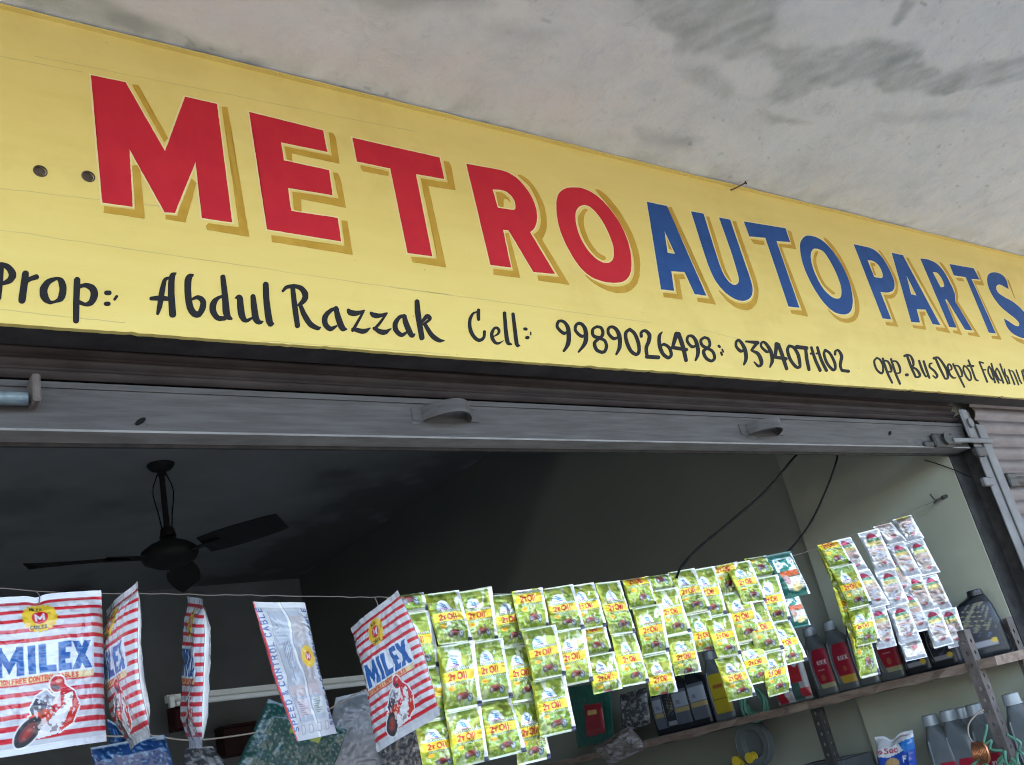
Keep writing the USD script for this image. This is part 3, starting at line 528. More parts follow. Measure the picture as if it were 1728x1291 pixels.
for ang in (182, 62, -58):
    a_ = math.radians(ang); d = np.array([math.cos(a_), math.sin(a_), 0]); n_ = np.array([-math.sin(a_), math.cos(a_), 0])
    V = []
    for t in np.linspace(0, 1, 9):
        wd = .052 + .022 * math.sin(math.pi * t ** .8) if t < .97 else .045
        c0 = H + d * (.20 + .44 * t) + np.array([0, 0, -.012 - .012 * t])
        for s in (-1, 1):
            for h_ in (.002, -.002): V.append(c0 + n_ * wd * s + np.array([0, 0, -s * .026 + h_]))
    F = []
    for i in range(8):
        b0 = i * 4
        for p, q in ((0, 1), (1, 3), (3, 2), (2, 0)): F += [[b0 + p, b0 + q, b0 + q + 4], [b0 + p, b0 + q + 4, b0 + p + 4]]
    F += [[0, 2, 3], [0, 3, 1], [32, 33, 35], [32, 35, 34]]
    bm = trimesh.Trimesh(np.array(V), np.array(F), process=False); bm.fix_normals()
    bp = obj('blade', bm, 'fan_dark', fan)
    arm = [H + d * .10 + n_ * .022 + [0, 0, -.012], H + d * .30 + n_ * .03 + [0, 0, -.01], H + d * .30 - n_ * .03 + [0, 0, -.014], H + d * .10 - n_ * .022 + [0, 0, -.016]]
    obj('blade_arm', trimesh.convex.convex_hull(np.vstack([np.array(arm) + [0, 0, .003], np.array(arm) - [0, 0, .003]])), 'fan_dark', bp)

# ---------------------------------------------------------------- print designs (flat artwork as a function of position on the packet, millimetres)
GL = {'M': '0,0 0,1 .5,.25 1,1 1,0', 'I': '.5,0 .5,1', 'L': '0,1 0,0 .85,0', 'E': '.9,1 0,1 0,0 .9,0;0,.52 .75,.52', 'X': '0,0 1,1;0,1 1,0', 'C': '1,.85 .7,1 .25,1 0,.75 0,.25 .25,0 .7,0 1,.15', 'A': '0,0 .5,1 1,0;.2,.35 .8,.35', 'B': '0,0 0,1 .7,1 .9,.8 .7,.53 0,.53;.7,.53 1,.3 .75,0 0,0',
      'S': '.95,.85 .6,1 .2,.95 .05,.75 .3,.55 .7,.45 .95,.25 .75,.03 .3,0 .03,.15', 'O': '.5,1 .12,.85 0,.5 .12,.15 .5,0 .88,.15 1,.5 .88,.85 .5,1', 'T': '0,1 1,1;.5,1 .5,0', 'N': '0,0 0,1 1,0 1,1', 'F': '.9,1 0,1 0,0;0,.52 .7,.52', 'R': '0,0 0,1 .7,1 .95,.78 .7,.5 0,.5;.5,.5 1,0', 'P': '0,0 0,1 .75,1 1,.75 .75,.48 0,.48', 'D': '0,0 0,1 .6,1 1,.7 1,.3 .6,0 0,0',
      'K': '0,0 0,1;.95,1 .05,.45 1,0', '2': '0,.8 .3,1 .75,1 .95,.75 .8,.5 0,0 1,0', 'i': '.5,0 .5,.68;.5,.92 .5,1', 'l': '.5,0 .5,1.02', '&': '1,0 .2,.75 .35,1 .65,.9 .6,.65 .1,.35 .15,.05 .55,0 1,.4', 'a': '.9,.6 .4,.68 .1,.45 .1,.15 .4,0 .9,.2;.9,.68 .9,0', 'c': '.95,.55 .6,.68 .2,.6 .05,.35 .2,.08 .6,0 .95,.12', 't': '.4,1 .4,0;0,.68 .9,.68'}
class Art:
    def __init__(s, U, V, bg): s.U, s.V, s.px = U, V, 1.0; s.c = np.ones(U.shape + (3,)) * np.array(bg)
    def mix(s, a, col): a = np.clip(a, 0, 1)[..., None]; s.c = s.c * (1 - a) + np.array(col) * a
    def rect(s, x0, y0, x1, y1, col, al=1): s.mix(np.minimum(np.clip(np.minimum(s.U - x0, x1 - s.U) + .5, 0, 1), np.clip(np.minimum(s.V - y0, y1 - s.V) + .5, 0, 1)) * al, col)
    def ell(s, x, y, a, b, col, rot=0, al=1):
        r = math.radians(rot); u = (s.U - x) * math.cos(r) + (s.V - y) * math.sin(r); v = -(s.U - x) * math.sin(r) + (s.V - y) * math.cos(r)
        s.mix(np.clip((1 - np.sqrt((u / a) ** 2 + (v / b) ** 2)) * min(a, b) + .5, 0, 1) * al, col)
    def poly(s, pts, col, grow=0):
        g = Polygon(pts).buffer(grow); x0, y0, x1, y1 = g.bounds; k = (s.U > x0) & (s.U < x1) & (s.V > y0) & (s.V < y1)
        a = np.zeros(s.U.shape); a[k] = shapely.contains_xy(g, s.U[k], s.V[k]); s.mix(a, col)
    def seg(s, p, q, w, col, al=1):
        p, q = np.array(p, float), np.array(q, float); d = q - p; L = max(d @ d, 1e-9)
        t = np.clip(((s.U - p[0]) * d[0] + (s.V - p[1]) * d[1]) / L, 0, 1)
        s.mix(np.clip(w / 2 - np.hypot(s.U - p[0] - t * d[0], s.V - p[1] - t * d[1]) + .5, 0, 1) * al, col)
    def bar(s, p, q, w, col):
        p, q = np.array(p, float), np.array(q, float); L = np.linalg.norm(q - p); e = (q - p) / L
        a = (s.U - p[0]) * e[0] + (s.V - p[1]) * e[1]; b = (s.U - p[0]) * -e[1] + (s.V - p[1]) * e[0]
        s.mix(np.minimum(np.clip(np.minimum(a, L - a) + .5, 0, 1), np.clip(w / 2 - np.abs(b) + .5, 0, 1)), col)
    def text(s, txt, x, y, h, w, col, adv=.85, wid=.62, rot=0, slant=0):
        """x, y: baseline start; h: cap height; w: stroke; reads towards +U, rotated by rot degrees"""
        r = math.radians(rot); ex, ey = np.array([math.cos(r), math.sin(r)]), np.array([math.sin(r), -math.cos(r)]); o = np.array([x, y], float)
        for ch in txt:
            narrow = ch in 'Iil'; cw = .18 if narrow else wid
            for st in GL.get(ch, '').split(';'):
                if not st: continue
                p = [tuple(map(float, q.split(','))) for q in st.split()]
                p = [o + ex * ((.5 if narrow else a) * cw * h + slant * b * h) + ey * b * h for a, b in p]
                for a, b in zip(p[:-1], p[1:]): s.seg(a, b, w, col)
            o = o + ex * h * (cw + .24 if ch != ' ' else .35) * (adv / .85)

RED, WHT, BLU, YEL = (.52, .015, .03), (.60, .60, .63), (.015, .10, .33), (.72, .47, .03)
def art_milex(U, V, W, Hh, seed=0):
    a = Art(U, V, WHT); k = 275 / 15.2
    for i in range(16): a.rect(-5, 12 + i * k, W + 5, 12 + i * k + 6.6 + .14 * i, RED)
    a.rect(30, 92, W - 24, 150, (.70, .74, .80)); a.rect(22, 150.5, W - 26, 161, (.74, .58, .30))
    a.rect(-5, -5, W + 5, 9, WHT); a.rect(-5, Hh - 10, W + 5, Hh + 5, WHT)
    
    t, b = 97, 147
    for x0, y0, x1, y1 in ((37, t, 50, b), (74, t, 87, b), (94, t, 107, b), (112, t, 125, b), (112, b - 12, 142, b), (146, t, 158, b), (146, t, 169, t + 11), (146, t + 19, 167, t + 30), (146, b - 12, 169, b)): a.rect(x0, y0, x1, y1, BLU)
    a.poly([(48, t), (62, t + 24), (76, t), (76, t + 22), (62, b - 4), (48, t + 22)], BLU)
    a.poly([(170, t), (183, t), (207, b), (193, b)], BLU); a.poly([(193, t), (206, t), (184, b), (170, b)], BLU)
    a.text('MOTION FREE CONTROL CABLES', 28, 159, 7, 2.2, (.60, .05, .02), adv=.92, wid=.62)
    cx, cy = W * .5, 47
    for q in range(20): t = q * math.pi / 10; a.ell(cx + 27 * math.cos(t), cy + 25 * math.sin(t), 4, 4, YEL)
    a.ell(cx, cy, 27, 25, YEL); a.ell(cx, cy, 13.5, 13, RED); a.text('M', cx - 6.5, cy + 6, 12, 3.4, WHT, wid=1.05)
    a.text('CABLES', cx - 17, cy + 22, 5.5, 1.7, (.05, .04, .02)); a.text('MILEX', cx - 15, cy - 15, 5.5, 1.7, (.05, .04, .02))
    z = lambda pts: [((x + 228) / 953 * 235, (y - 80) / 1070 * 275) for x, y in pts]
    body = [([(150, 880), (200, 810), (280, 850), (260, 905), (170, 935)], (.03, .03, .05)), ([(200, 800), (275, 765), (335, 830), (290, 865)], (.35, .36, .42)),
            ([(400, 735), (470, 800), (500, 880), (440, 980), (360, 1045), (330, 940), (350, 840)], RED), ([(250, 975), (400, 875), (450, 930), (340, 1045), (215, 1060)], (.75, .73, .74)),
            ([(140, 930), (250, 890), (330, 900), (300, 960), (210, 1010)], (.60, .05, .02)), ([(398, 815), (455, 800), (452, 900), (405, 905)], (.8, .8, .8)), ([(440, 900), (505, 890), (460, 1000), (370, 1045)], (.55, .03, .02)), ([(300, 880), (390, 830), (400, 870), (330, 930)], (.55, .02, .03))]
    for p, c_ in body: a.poly(z(p), (.8, .78, .78), 2.6)
    wx, wy = z([(140, 1020)])[0]; a.ell(wx, wy, 31, 19, (.8, .78, .78), -42); hx, hy = z([(352, 735)])[0]; a.ell(hx, hy, 15.5, 16, (.8, .78, .78))
    for p, c_ in body: a.poly(z(p), c_)
    a.ell(wx, wy, 28.5, 16.5, (.03, .03, .035), -42); a.ell(wx, wy, 19, 9.5, (.16, .04, .04), -42); a.ell(wx - 2, wy + 2, 10, 4, (.35, .05, .04), -42)
    a.ell(hx, hy, 13, 13.5, (.5, .02, .03)); a.ell(hx - 3, hy + 5, 8, 5, (.06, .03, .04), 15); a.ell(hx + 3, hy - 5, 6, 3, (.7, .3, .25))
    n = meshkit.noise(np.stack([U / 5, V / 5, 0 * U], -1), 3); k2 = (U > wx + 10) & (U < hx + 32) & (V > hy + 16) & (V < Hh - 25); b = Polygon(z([(150, 880), (280, 770), (400, 735), (505, 890), (360, 1045), (200, 1060), (140, 930)]))
    q = np.zeros(U.shape); kk = k2; q[kk] = shapely.contains_xy(b, U[kk], V[kk]); a.mix(q * (n > .66) * .7, (.75, .72, .72)); a.mix(q * (n < .30) * .7, (.08, .03, .04))
    return a.c
def art_back(U, V, W, Hh, seed=0):
    a = Art(U, V, (.50, .51, .53)); n = meshkit.fbm(np.stack([U / 30, V / 30, 0 * U], -1), 3, 4)
    a.rect(-3, -3, 3, Hh + 3, RED); a.rect(W * .20, 18, W * .80, Hh * .88, (.38, .41, .46)); a.rect(W * .56, 30, W * .80, Hh * .70, (.40, .37, .37)); a.rect(W * .2, Hh * .62, W * .8, Hh * .7, (.50, .42, .42))
    a.rect(W * .22, Hh * .72, W * .50, Hh * .84, (.55, .48, .50)); a.rect(W * .56, Hh * .72, W * .80, Hh * .84, (.5, .53, .5))
    for i in range(7):
        a.rect(W * .59, Hh * .735 + i * 4, W * (.66 + .12 * ((i * 37) % 10) / 10), Hh * .735 + i * 4 + 1.5, (.12, .13, .16)); a.rect(W * .26, Hh * .74 + i * 4, W * (.33 + .12 * ((i * 23) % 10) / 10), Hh * .74 + i * 4 + 1.3, (.2, .15, .2))
    
    for i in range(26):
        f = lambda q: W * (.50 + .05 * q / 26) + 4 * math.sin(q * .55)
        a.seg((f(i), Hh * i / 26), (f(i + 1), Hh * (i + 1) / 26), 5.5, (.66, .67, .69)); a.seg((f(i) + 3.6, Hh * i / 26), (f(i + 1) + 3.6, Hh * (i + 1) / 26), 1.3, (.2, .21, .23))
        e_ = lambda q: W * .19 + 3 * math.sin(q * .5 + 1); a.seg((e_(i), 18 + Hh * .8 * i / 26), (e_(i + 1), 18 + Hh * .8 * (i + 1) / 26), 1.4, (.22, .23, .26))
    for q in range(20): t = q * math.pi / 10; a.ell(W * .74 + 13 * math.cos(t), Hh * .42 + 19 * math.sin(t), 3, 3, YEL)
    a.ell(W * .74, Hh * .42, 13, 19, YEL); a.ell(W * .74, Hh * .42, 6.5, 9, RED); a.text('M', W * .715, Hh * .44, 10, 2, WHT)
    a.text('SPEED & CONTROL CABLE', 14, Hh - 18, 11, 2.4, (.03, .06, .22), rot=-90, adv=1.12); a.text('SPEED & CONTROL CABLE', W - 5, Hh - 18, 11, 2.4, (.03, .06, .22), rot=-90, adv=1.12)
    for i in range(5): a.rect(W * .30 + i * 4, Hh * .30, W * .30 + i * 4 + 1.5, Hh * (.42 + .08 * (i % 3)), (.15, .17, .22))
    for i in range(4): a.rect(W * (.2 + .18 * i), Hh * .90, W * (.2 + .18 * i) + 11, Hh * .96, (.3, .28, .3)); a.rect(W * (.2 + .18 * i) + 1.5, Hh * .905, W * (.2 + .18 * i) + 9.5, Hh * .955, (.58, .56, .58))
    a.c *= (.9 + .2 * n)[..., None]; return a.c
def art_oil(U, V, W, Hh, seed=0):
    n = meshkit.fbm(np.stack([U / 16 + seed * 3.1, V / 16, 0 * U], -1), 4, seed); n2 = meshkit.noise(np.stack([U / 4, V / 4, 0 * U + seed], -1), seed + 3)
    a = Art(U, V, (.25, .31, .035)); a.c = a.c * (.55 + .9 * n)[..., None]; a.mix(np.clip((n - .50) * 12, 0, 1) * .6, (.55, .57, .12)); a.mix(np.clip((meshkit.fbm(np.stack([U / 11 + V / 40 + seed, V / 26, 0 * U + 4.], -1), 3, seed + 2) - .60) * 14, 0, 1) * .8, (.82, .84, .60)); a.mix(np.clip(1 - U / 14, 0, 1) * .8, (.50, .50, .02))
    a.mix(np.clip((V - Hh * .62) / 10, 0, 1) * .55, (.20, .32, .03)); a.mix((n2 > .72) * np.clip((V - Hh * .6) / 8, 0, 1) * .7, (.55, .60, .30)); a.mix(np.clip((Hh * .12 - V) / 9, 0, 1) * .4, (.12, .26, .06))
    # white half-dome badge with three blue waves
    a.mix(np.clip((1 - np.sqrt(((U - 33) / 17) ** 2 + ((V - 44) / 23) ** 2)) * 17 + .5, 0, 1) * (V < 44), (.80, .84, .88))
    for i in range(3): a.seg((26 + i * 2, 27 + i * 4.5), (38 + i * 1.5, 31 + i * 4.5), 2.6, [(.02, .12, .30), (.02, .25, .40), (.03, .10, .32)][i])
    a.rect(22, 40.5, 45, 43.2, (.42, .06, .28), .75); a.rect(16, 45, 74, 49, (.70, .72, .62), .8)
    for i in range(16): a.seg((17 + i * 3.6, 49), (19 + i * 3.6, 45), 1.1, (.04, .05, .03))
    a.rect(4, 51, 75, 69, (.82, .62, .03)); a.rect(20, 52.5, 75, 67.5, (.85, .47, .05), .6)
    for dx, c_, k in ((.8, (.80, .62, .10), 1.5), (0, (.46, .012, .02), 0)):
        a.text('2', 16 + dx, 66 + dx, 11, 3.0 + k, c_, wid=.6); a.text('T', 25 + dx, 66 + dx, 7.5, 2.8 + k, c_, wid=.8); a.text('Oil', 37 + dx, 66 + dx, 12, 3.1 + k, c_, wid=.85)
    a.rect(16, 71, 74, 74, (.62, .66, .5), .6)
    for i in range(16): a.seg((17 + i * 3.6, 74), (19 + i * 3.6, 71), 1.0, (.05, .07, .03))
    a.ell(20, 81, 8, 4.5, (.80, .45, .03)); a.rect(15, 79.5, 25, 82.5, (.55, .2, .02), .7)
    a.ell(44, 97, 13, 6.5, (.13, .035, .03)); a.ell(34, 99, 7, 7, (.16, .12, .11)); a.ell(59, 101, 6.5, 8, (.10, .13, .15)); a.ell(59, 101, 4, 5.5, (.38, .48, .48)); a.seg((50, 92), (60, 100), 3, (.15, .06, .05)); a.seg((50, 84), (54, 92), 4, (.20, .10, .07)); a.ell(41, 93, 7, 3, (.30, .05, .04)); a.ell(34, 99, 3, 3, (.35, .33, .32))
    a.rect(W - 11.5, -3, W + 3, Hh + 3, (.88, .88, .88)); a.rect(10, -3, W + 3, 4, (.66, .68, .56), .7); a.rect(6, Hh - 4, W + 3, Hh + 3, (.74, .76, .66), .8); a.c *= .84 + .24 * ((seed * 37) % 11) / 11
    a.rect(W - 12, Hh - 10, W + 3, Hh + 3, (.05, .05, .09)); return a.c
def art_silver(U, V, W, Hh, seed=0):
    a = Art(U, V, (.66, .65, .66)); n = meshkit.fbm(np.stack([U / 14, V / 14, 0 * U + seed], -1), 3, seed)
    m_ = W * .5; a.ell(m_, 54, W * .36, 46, (.40, .34, .30)); top = np.clip((1 - np.sqrt(((U - m_) / (W * .36)) ** 2 + ((V - 54) / 46) ** 2)) * 20 + .5, 0, 1)
    a.mix(top * (V < 23), (.40, .05, .09)); a.mix(top * (V > 23) * (V < 31), (.12, .24, .15)); a.mix(top * (V > 31) * (V < 43), (.48, .40, .16)); a.mix(top * (V > 50) * (V < 60) * .6, (.55, .35, .30))
    for i in range(6): a.rect(m_ - 9 + (i * 7) % 5, 56 + i * 5, m_ + 4 + (i * 11) % 8, 57.8 + i * 5, (.14, .16, .30), .7)
    a.ell(m_ + 4, 93, 8, 4.5, (.42, .14, .17)); a.c *= (.6 + .8 * n)[..., None]; a.rect(-3, -3, W + 3, 6, (.7, .7, .71)); a.rect(-3, Hh - 8, W + 3, Hh + 3, (.7, .7, .71)); a.rect(W - 5, -3, W + 3, Hh + 3, (.75, .75, .76)); return a.c
def art_green(U, V, W, Hh, seed=0):
    a = Art(U, V, (.02, .12, .09)); n = meshkit.noise(np.stack([U / 7, V / 7, 0 * U], -1), 5)
    a.rect(W * .12, 14, W * .86, Hh * .42, (.72, .78, .76)); a.mix((n > .5) * (V < Hh * .42) * (V > 16) * (U > W * .2) * (U < W * .82), (.02, .18, .14)); a.rect(W * .2, Hh * .42, W * .86, Hh * .54, (.50, .10, .03))
    a.rect(W * .25, Hh * .56, W * .9, Hh * .84, (.6, .56, .52)); a.ell(W * .62, Hh * .8, 15, 9, (.60, .50, .22), -20); a.ell(W * .35, Hh * .62, 10, 12, (.42, .25, .22)); a.rect(W - 6, -3, W + 3, Hh + 3, (.75, .78, .78)); a.rect(-3, -3, W + 3, 6, (.1, .2, .18)); return a.c
def art_blue(U, V, W, Hh, seed=0):
    a = Art(U, V, (.010, .042, .14)); n = meshkit.noise(np.stack([U / 9, V / 9, 0 * U], -1), 2); a.mix((n > .74) * .7, (.15, .3, .5)); a.rect(-3, -3, W + 3, 7, (.3, .36, .42)); a.rect(W - 30, 6, W - 5, 20, (.45, .47, .46)); return a.c
def art_dots(U, V, W, Hh, seed=0):
    a = Art(U, V, (.008, .045, .036)); u, v = (U % 16) - 8, ((V + 8 * (U // 16 % 2)) % 16) - 8; a.mix(np.clip(2.6 - np.hypot(u, v) + .5, 0, 1), (.10, .22, .18)); a.rect(W * .35, 40, W * .72, 78, (.30, .36, .03)); a.rect(W * .25, 22, W * .9, 26, (.45, .5, .48)); return a.c
def art_sac(U, V, W, Hh, seed=0):
    a = Art(U, V, (.66, .66, .67)); a.poly([(-5, 78), (60, 95), (170, 60), (170, 300), (-5, 300)], (.012, .05, .28)); a.poly([(105, 40), (175, 25), (175, 70), (130, 85)], (.02, .14, .42)); a.text('Sac', 46, 76, 22, 5.5, (.42, .02, .06), wid=.66); a.ell(28, 66, 11, 9, (.42, .02, .06)); a.seg((22, 70), (34, 62), 2.5, WHT)
    a.ell(72, 120, 30, 22, (.45, .28, .12)); a.text('HF', 100, 120, 22, 5, (.7, .7, .7)); a.rect(70, 14, 140, 17, (.42, .02, .06), .8); return a.c
def art_red(U, V, W, Hh, seed=0):
    a = Art(U, V, (.24, .015, .025)); a.rect(W * .25, Hh * .2, W * .75, Hh * .34, (.6, .4, .15)); return a.c
def art_dark(U, V, W, Hh, seed=0):
    n = meshkit.fbm(np.stack([U / 12, V / 12, 0 * U + seed], -1), 4, seed); a = Art(U, V, (.05, .05, .055)); a.mix((n > .58) * .8, (.28, .28, .27)); return a.c
def art_foilpack(U, V, W, Hh, seed=0):
    n = meshkit.fbm(np.stack([U / 22, V / 22, 0 * U + seed], -1), 4, seed); a = Art(U, V, (.20, .16, .14)); a.mix((n > .55) * .8, (.36, .34, .33)); return a.c
def art_plain(c_):
    def f(U, V, W, Hh, seed=0): return Art(U, V, c_).c
    return f

def packet(TL, TR, BR, BL, art, step, bulge, crump, seed, v0=0., v1=1., full=None, wave=0., notch=None):
    """two-sided pouch between four corners; returns (front verts, colours, back verts, quads). v0, v1: which part of the print shows"""
    TL, TR, BR, BL = (np.asarray(q, float) for q in (TL, TR, BR, BL))
    W = (np.linalg.norm(TR - TL) + np.linalg.norm(BR - BL)) / 2; Hh = (np.linalg.norm(BL - TL) + np.linalg.norm(BR - TR)) / 2
    nu, nv = max(8, int(W / step)), max(8, int(Hh / step)); u, v = np.meshgrid(np.linspace(0, 1, nu), np.linspace(0, 1, nv))
    e = lambda q: q[..., None]
    base = e((1 - u) * (1 - v)) * TL + e(u * (1 - v)) * TR + e(u * v) * BR + e((1 - u) * v) * BL
    n = np.cross(BL - TL, TR - TL); n /= np.linalg.norm(n)
    if n @ (EYE - TL) < 0: n = -n
    fu, fv = np.minimum(u, 1 - u), np.minimum(v, 1 - v)
    pil = np.clip(fu / .12, 0, 1) ** .6 * np.clip((fv - .045) / .16, 0, 1) ** .7
    pos = np.stack([u * W, v * Hh, 0 * u + seed * 1.7], -1); q = 1 / .035
    cr = np.abs(meshkit.noise(pos * q * np.array([1.2, .7, 1]), seed) - .5) + .6 * np.abs(meshkit.noise(np.stack([(u * W + v * Hh * .5), (v * Hh - u * W * .4), 0 * u + seed], -1) * q * 1.7, seed + 5) - .5) + .35 * np.abs(meshkit.noise(pos * q * 3.2, seed + 8) - .5) - .45
    edge_w = wave * np.sin(u * 6.3 + seed) * .6 + wave * np.sin(v * 5 + seed * 2.3)
    rib = np.where(fv < .05, .0006 * np.sin(v * Hh * 2200), 0)
    d = bulge * pil + rib + crump * cr * (.35 + .65 * pil) + edge_w
    front = base + e(d) * n
    if notch is not None:
        kx, depth, width = notch; dip = depth * np.exp(-((u - kx) / width) ** 2) * np.clip(1 - v / .25, 0, 1); front = front + e(dip) * (BL - TL) / Hh
        base = base + e(dip) * (BL - TL) / Hh
    back = base + e(-.55 * bulge * pil + crump * cr * .35 + crump * .5 * cr[:, ::-1] * pil + edge_w - .0007 - .65 * crump * .5 * pil) * n
    fh = Hh / max(v1 - v0, 1e-3) if full is None else full
    col = art(u * W * 1000 if full is None else u * full[0], (v0 + v * (v1 - v0)) * (fh * 1000 if full is None else full[1]), W * 1000 if full is None else full[0], fh * 1000 if full is None else full[1], seed)
    idx = np.arange(nu * nv).reshape(nv, nu); qd = np.stack([idx[:-1, :-1], idx[1:, :-1], idx[1:, 1:], idx[:-1, 1:]], -1).reshape(-1, 4)
    t = front.reshape(-1, 3)
    if np.cross(t[qd[0, 1]] - t[qd[0, 0]], t[qd[0, 2]] - t[qd[0, 0]]) @ n < 0: qd = qd[:, ::-1]
    return t, col.reshape(-1, 3), back.reshape(-1, 3), qd
def one_piece(p, back_col):
    f, c_, b, q = p; k = len(f)
    return (np.vstack([f, b]), np.vstack([q, q[:, ::-1] + k])), np.vstack([c_, np.ones((k, 3)) * back_col])

# ---------------------------------------------------------------- hanging wire and goods on it
YW = .256
top_px = [(-120, 985), (0, 993), (120, 1001), (320, 1003), (520, 1006), (690, 1008), (830, 1003), (960, 992), (1090, 974), (1200, 958), (1320, 942), (1400, 917), (1500, 878), (1590, 840)]
pts = spline([PY(a, b, YW) for a, b in top_px], 10); pts[:, 2] += (meshkit.noise(np.c_[pts[:, 0] * 40, pts[:, 1:]], 4) - .5) * .003
wr = thing('hanging_wire', 'thin iron wire strung across the shop front carrying packets and sachets', 'wire', at=pts[60])
obj('strand', tube(pts, .0011, 6), 'wire_iron', wr)
w = PX(1592, 840, WR - .03)
nk = thing('wall_hook', 'dark hook with twisted wire in the pale green side wall', 'hook', at=w)
obj('shank', tube(spline([w + [.01, -.015, .002], w + [-.012, .0, 0], w + [-.035, .012, -.004], w + [-.045, .016, .012], w + [-.048, .017, .022]], 4), .003, 8), 'dark_iron', nk)
obj('wire_twist', tube([w + np.array([-.03 - .03 * t, .01 + .003 * math.cos(t * 25), -.004 - .012 * t + .003 * math.sin(t * 25)]) for t in np.linspace(0, 1, 30)], .0015, 5), 'dark_iron', nk)
obj('plug', cyl(w + [.006, -.016, .002], w + [-.012, -.002, 0], .007, 10), 'dark_iron', nk)

def corner_at(px, py, A, W, near=True):
    """point on the pixel's ray at distance W from A, the nearer or the farther of the two (or the closest approach)"""
    d = ray(px, py); d /= np.linalg.norm(d); o = EYE - A; b = d @ o; disc = b * b - (o @ o - W * W)
    t = -b if disc < 0 else -b + (-1 if near else 1) * math.sqrt(disc)
    return EYE + d * t
BG = 'cable packets hung on the wire'
def bag(label, TL, TR, BR, BL, art, back_art, seed, name='cable_packet', step=.0012, bulge=.012, wave=.004, full=(235, 275), notch=None, tie=None, mat='pouch_print', crump=.010):
    p = thing(name, label, 'packet', BG, at=TL)
    f, c_, b, q = packet(TL, TR, BR, BL, art, step, bulge, crump, seed, full=full, wave=wave, notch=notch)
    obj('front_panel', (f, q), mat, p, smooth=True, col=c_)
    uv = np.stack(np.meshgrid(np.linspace(0, 1, len(np.unique(q[:, 0] % 10 ** 9))), [0]), -1) if False else None
    obj('back_panel', (b, q[:, ::-1]), mat, p, smooth=True, col=np.ones((len(b), 3)) * np.array(back_art))
    if tie is not None:
        obj('tie', tube(spline(tie, 6), .0012, 6), 'wire_iron', p)
    return p
# 1 frontal
TLb, TRb, BRb, BLb = PY(-58, 1012, YW - .01), PY(170, 997, YW - .012), PY(181, 1250, YW - .02), PY(-42, 1284, YW - .02)
e0 = PY(62, 1020, YW - .012); e1 = PY(60, 998, YW)
bag('striped cable packet facing front, at the left end of the wire', TLb, TRb, BRb, BLb, art_milex, (.7, .7, .72), 3, notch=(.5, .005, .05), tie=[e1 + [0, 0, .001], (e0 + e1) / 2 + [.004, -.008, 0], e0 + [0, -.006, -.012]], wave=.006, bulge=.024, crump=.015)
# 2 turned sideways
A = PY(172, 1032, YW + .08); B = PY(213, 1268, YW + .07)
C = corner_at(224, 982, A, .235); D = corner_at(246, 1244, B, .235)
bag('striped cable packet turned sideways with one corner above the wire', A, C, D, B, art_milex, (.62, .62, .60), 5, wave=.006, bulge=.018)
# 3 nearly edge on
A = PY(316, 1006, YW + .10); B = PY(324, 1262, YW + .09); C = corner_at(341, 1012, A, .20); D = corner_at(346, 1262, B, .20)
bag('striped cable packet seen almost edge on', A, C, D, B, art_milex, (.60, .60, .58), 7, wave=.004, bulge=.016)
# 4 back side
A = PY(424, 1016, YW); C = PY(512, 1018, YW + .035); D = PY(567, 1238, YW + .03); B = PY(500, 1252, YW)
bag('white cable packet showing its printed back between striped packets', A, C, D, B, art_back, (.6, .6, .6), 9, full=(125, 265), wave=.004, bulge=.012, crump=.008)
# 5 tilted
A = PY(593, 1060, YW + .03); B = PY(638, 1270, YW + .03); C = corner_at(672, 996, A, .235); D = corner_at(745, 1206, B, .235)
h0 = PY(632, 1040, YW); h1 = PY(632, 1008, YW)
bag('striped cable packet tilted beside the green sachets', A, C, D, B, art_milex, (.62, .62, .62), 12, wave=.005, bulge=.014, tie=[h1 + [0, 0, .001], (h0 + h1) / 2 + [.004, -.008, 0], h0 + [0, -.01, 0]])

# sachet strips: left edge in photo pixels at every seal, (first sachet shows only from v0)
ORD = ['first', 'second', 'third', 'fourth', 'fifth', 'sixth', 'seventh', 'eighth', 'ninth', 'tenth', 'eleventh', 'twelfth', 'thirteenth', 'fourteenth', 'fifteenth', 'sixteenth']
def strip(name, label, group, pts_, art, W, full, yaw=8, y=YW, vr=None, back=(.75, .75, .76), seed=1, mat='foil_print', bulge=.009, crump=.011):
    P3 = [PY(a, b, y) for a, b in pts_]; a_ = math.radians(yaw)
    t = thing(name, label, 'sachet strip', group, at=P3[0])
    r_ = np.random.default_rng(seed)
    for i in range(len(P3) - 1):
        v0, v1 = (vr or {}).get(i, (0, 1)); a1 = a_ + r_.normal(0, .09); d1 = np.array([math.cos(a1), -math.sin(a1), 0]); a2 = a_ + r_.normal(0, .09); d2 = np.array([math.cos(a2), -math.sin(a2), r_.normal(0, .015)])
        d1 = d1 + [0, 0, .012]; fwd = np.array([0, -.005 * (i % 2), 0]); kick = np.array([0, r_.normal(0, .006), 0])
        A, B = P3[i] + fwd, P3[i + 1] + fwd
        mesh, col = one_piece(packet(A, A + d1 * W, B + kick + d2 * W, B + kick, art, .0021, bulge, crump, seed * 7 + i, v0, v1, full=full), np.array(back))
        obj('sachet', mesh, mat, t, smooth=True, col=col)
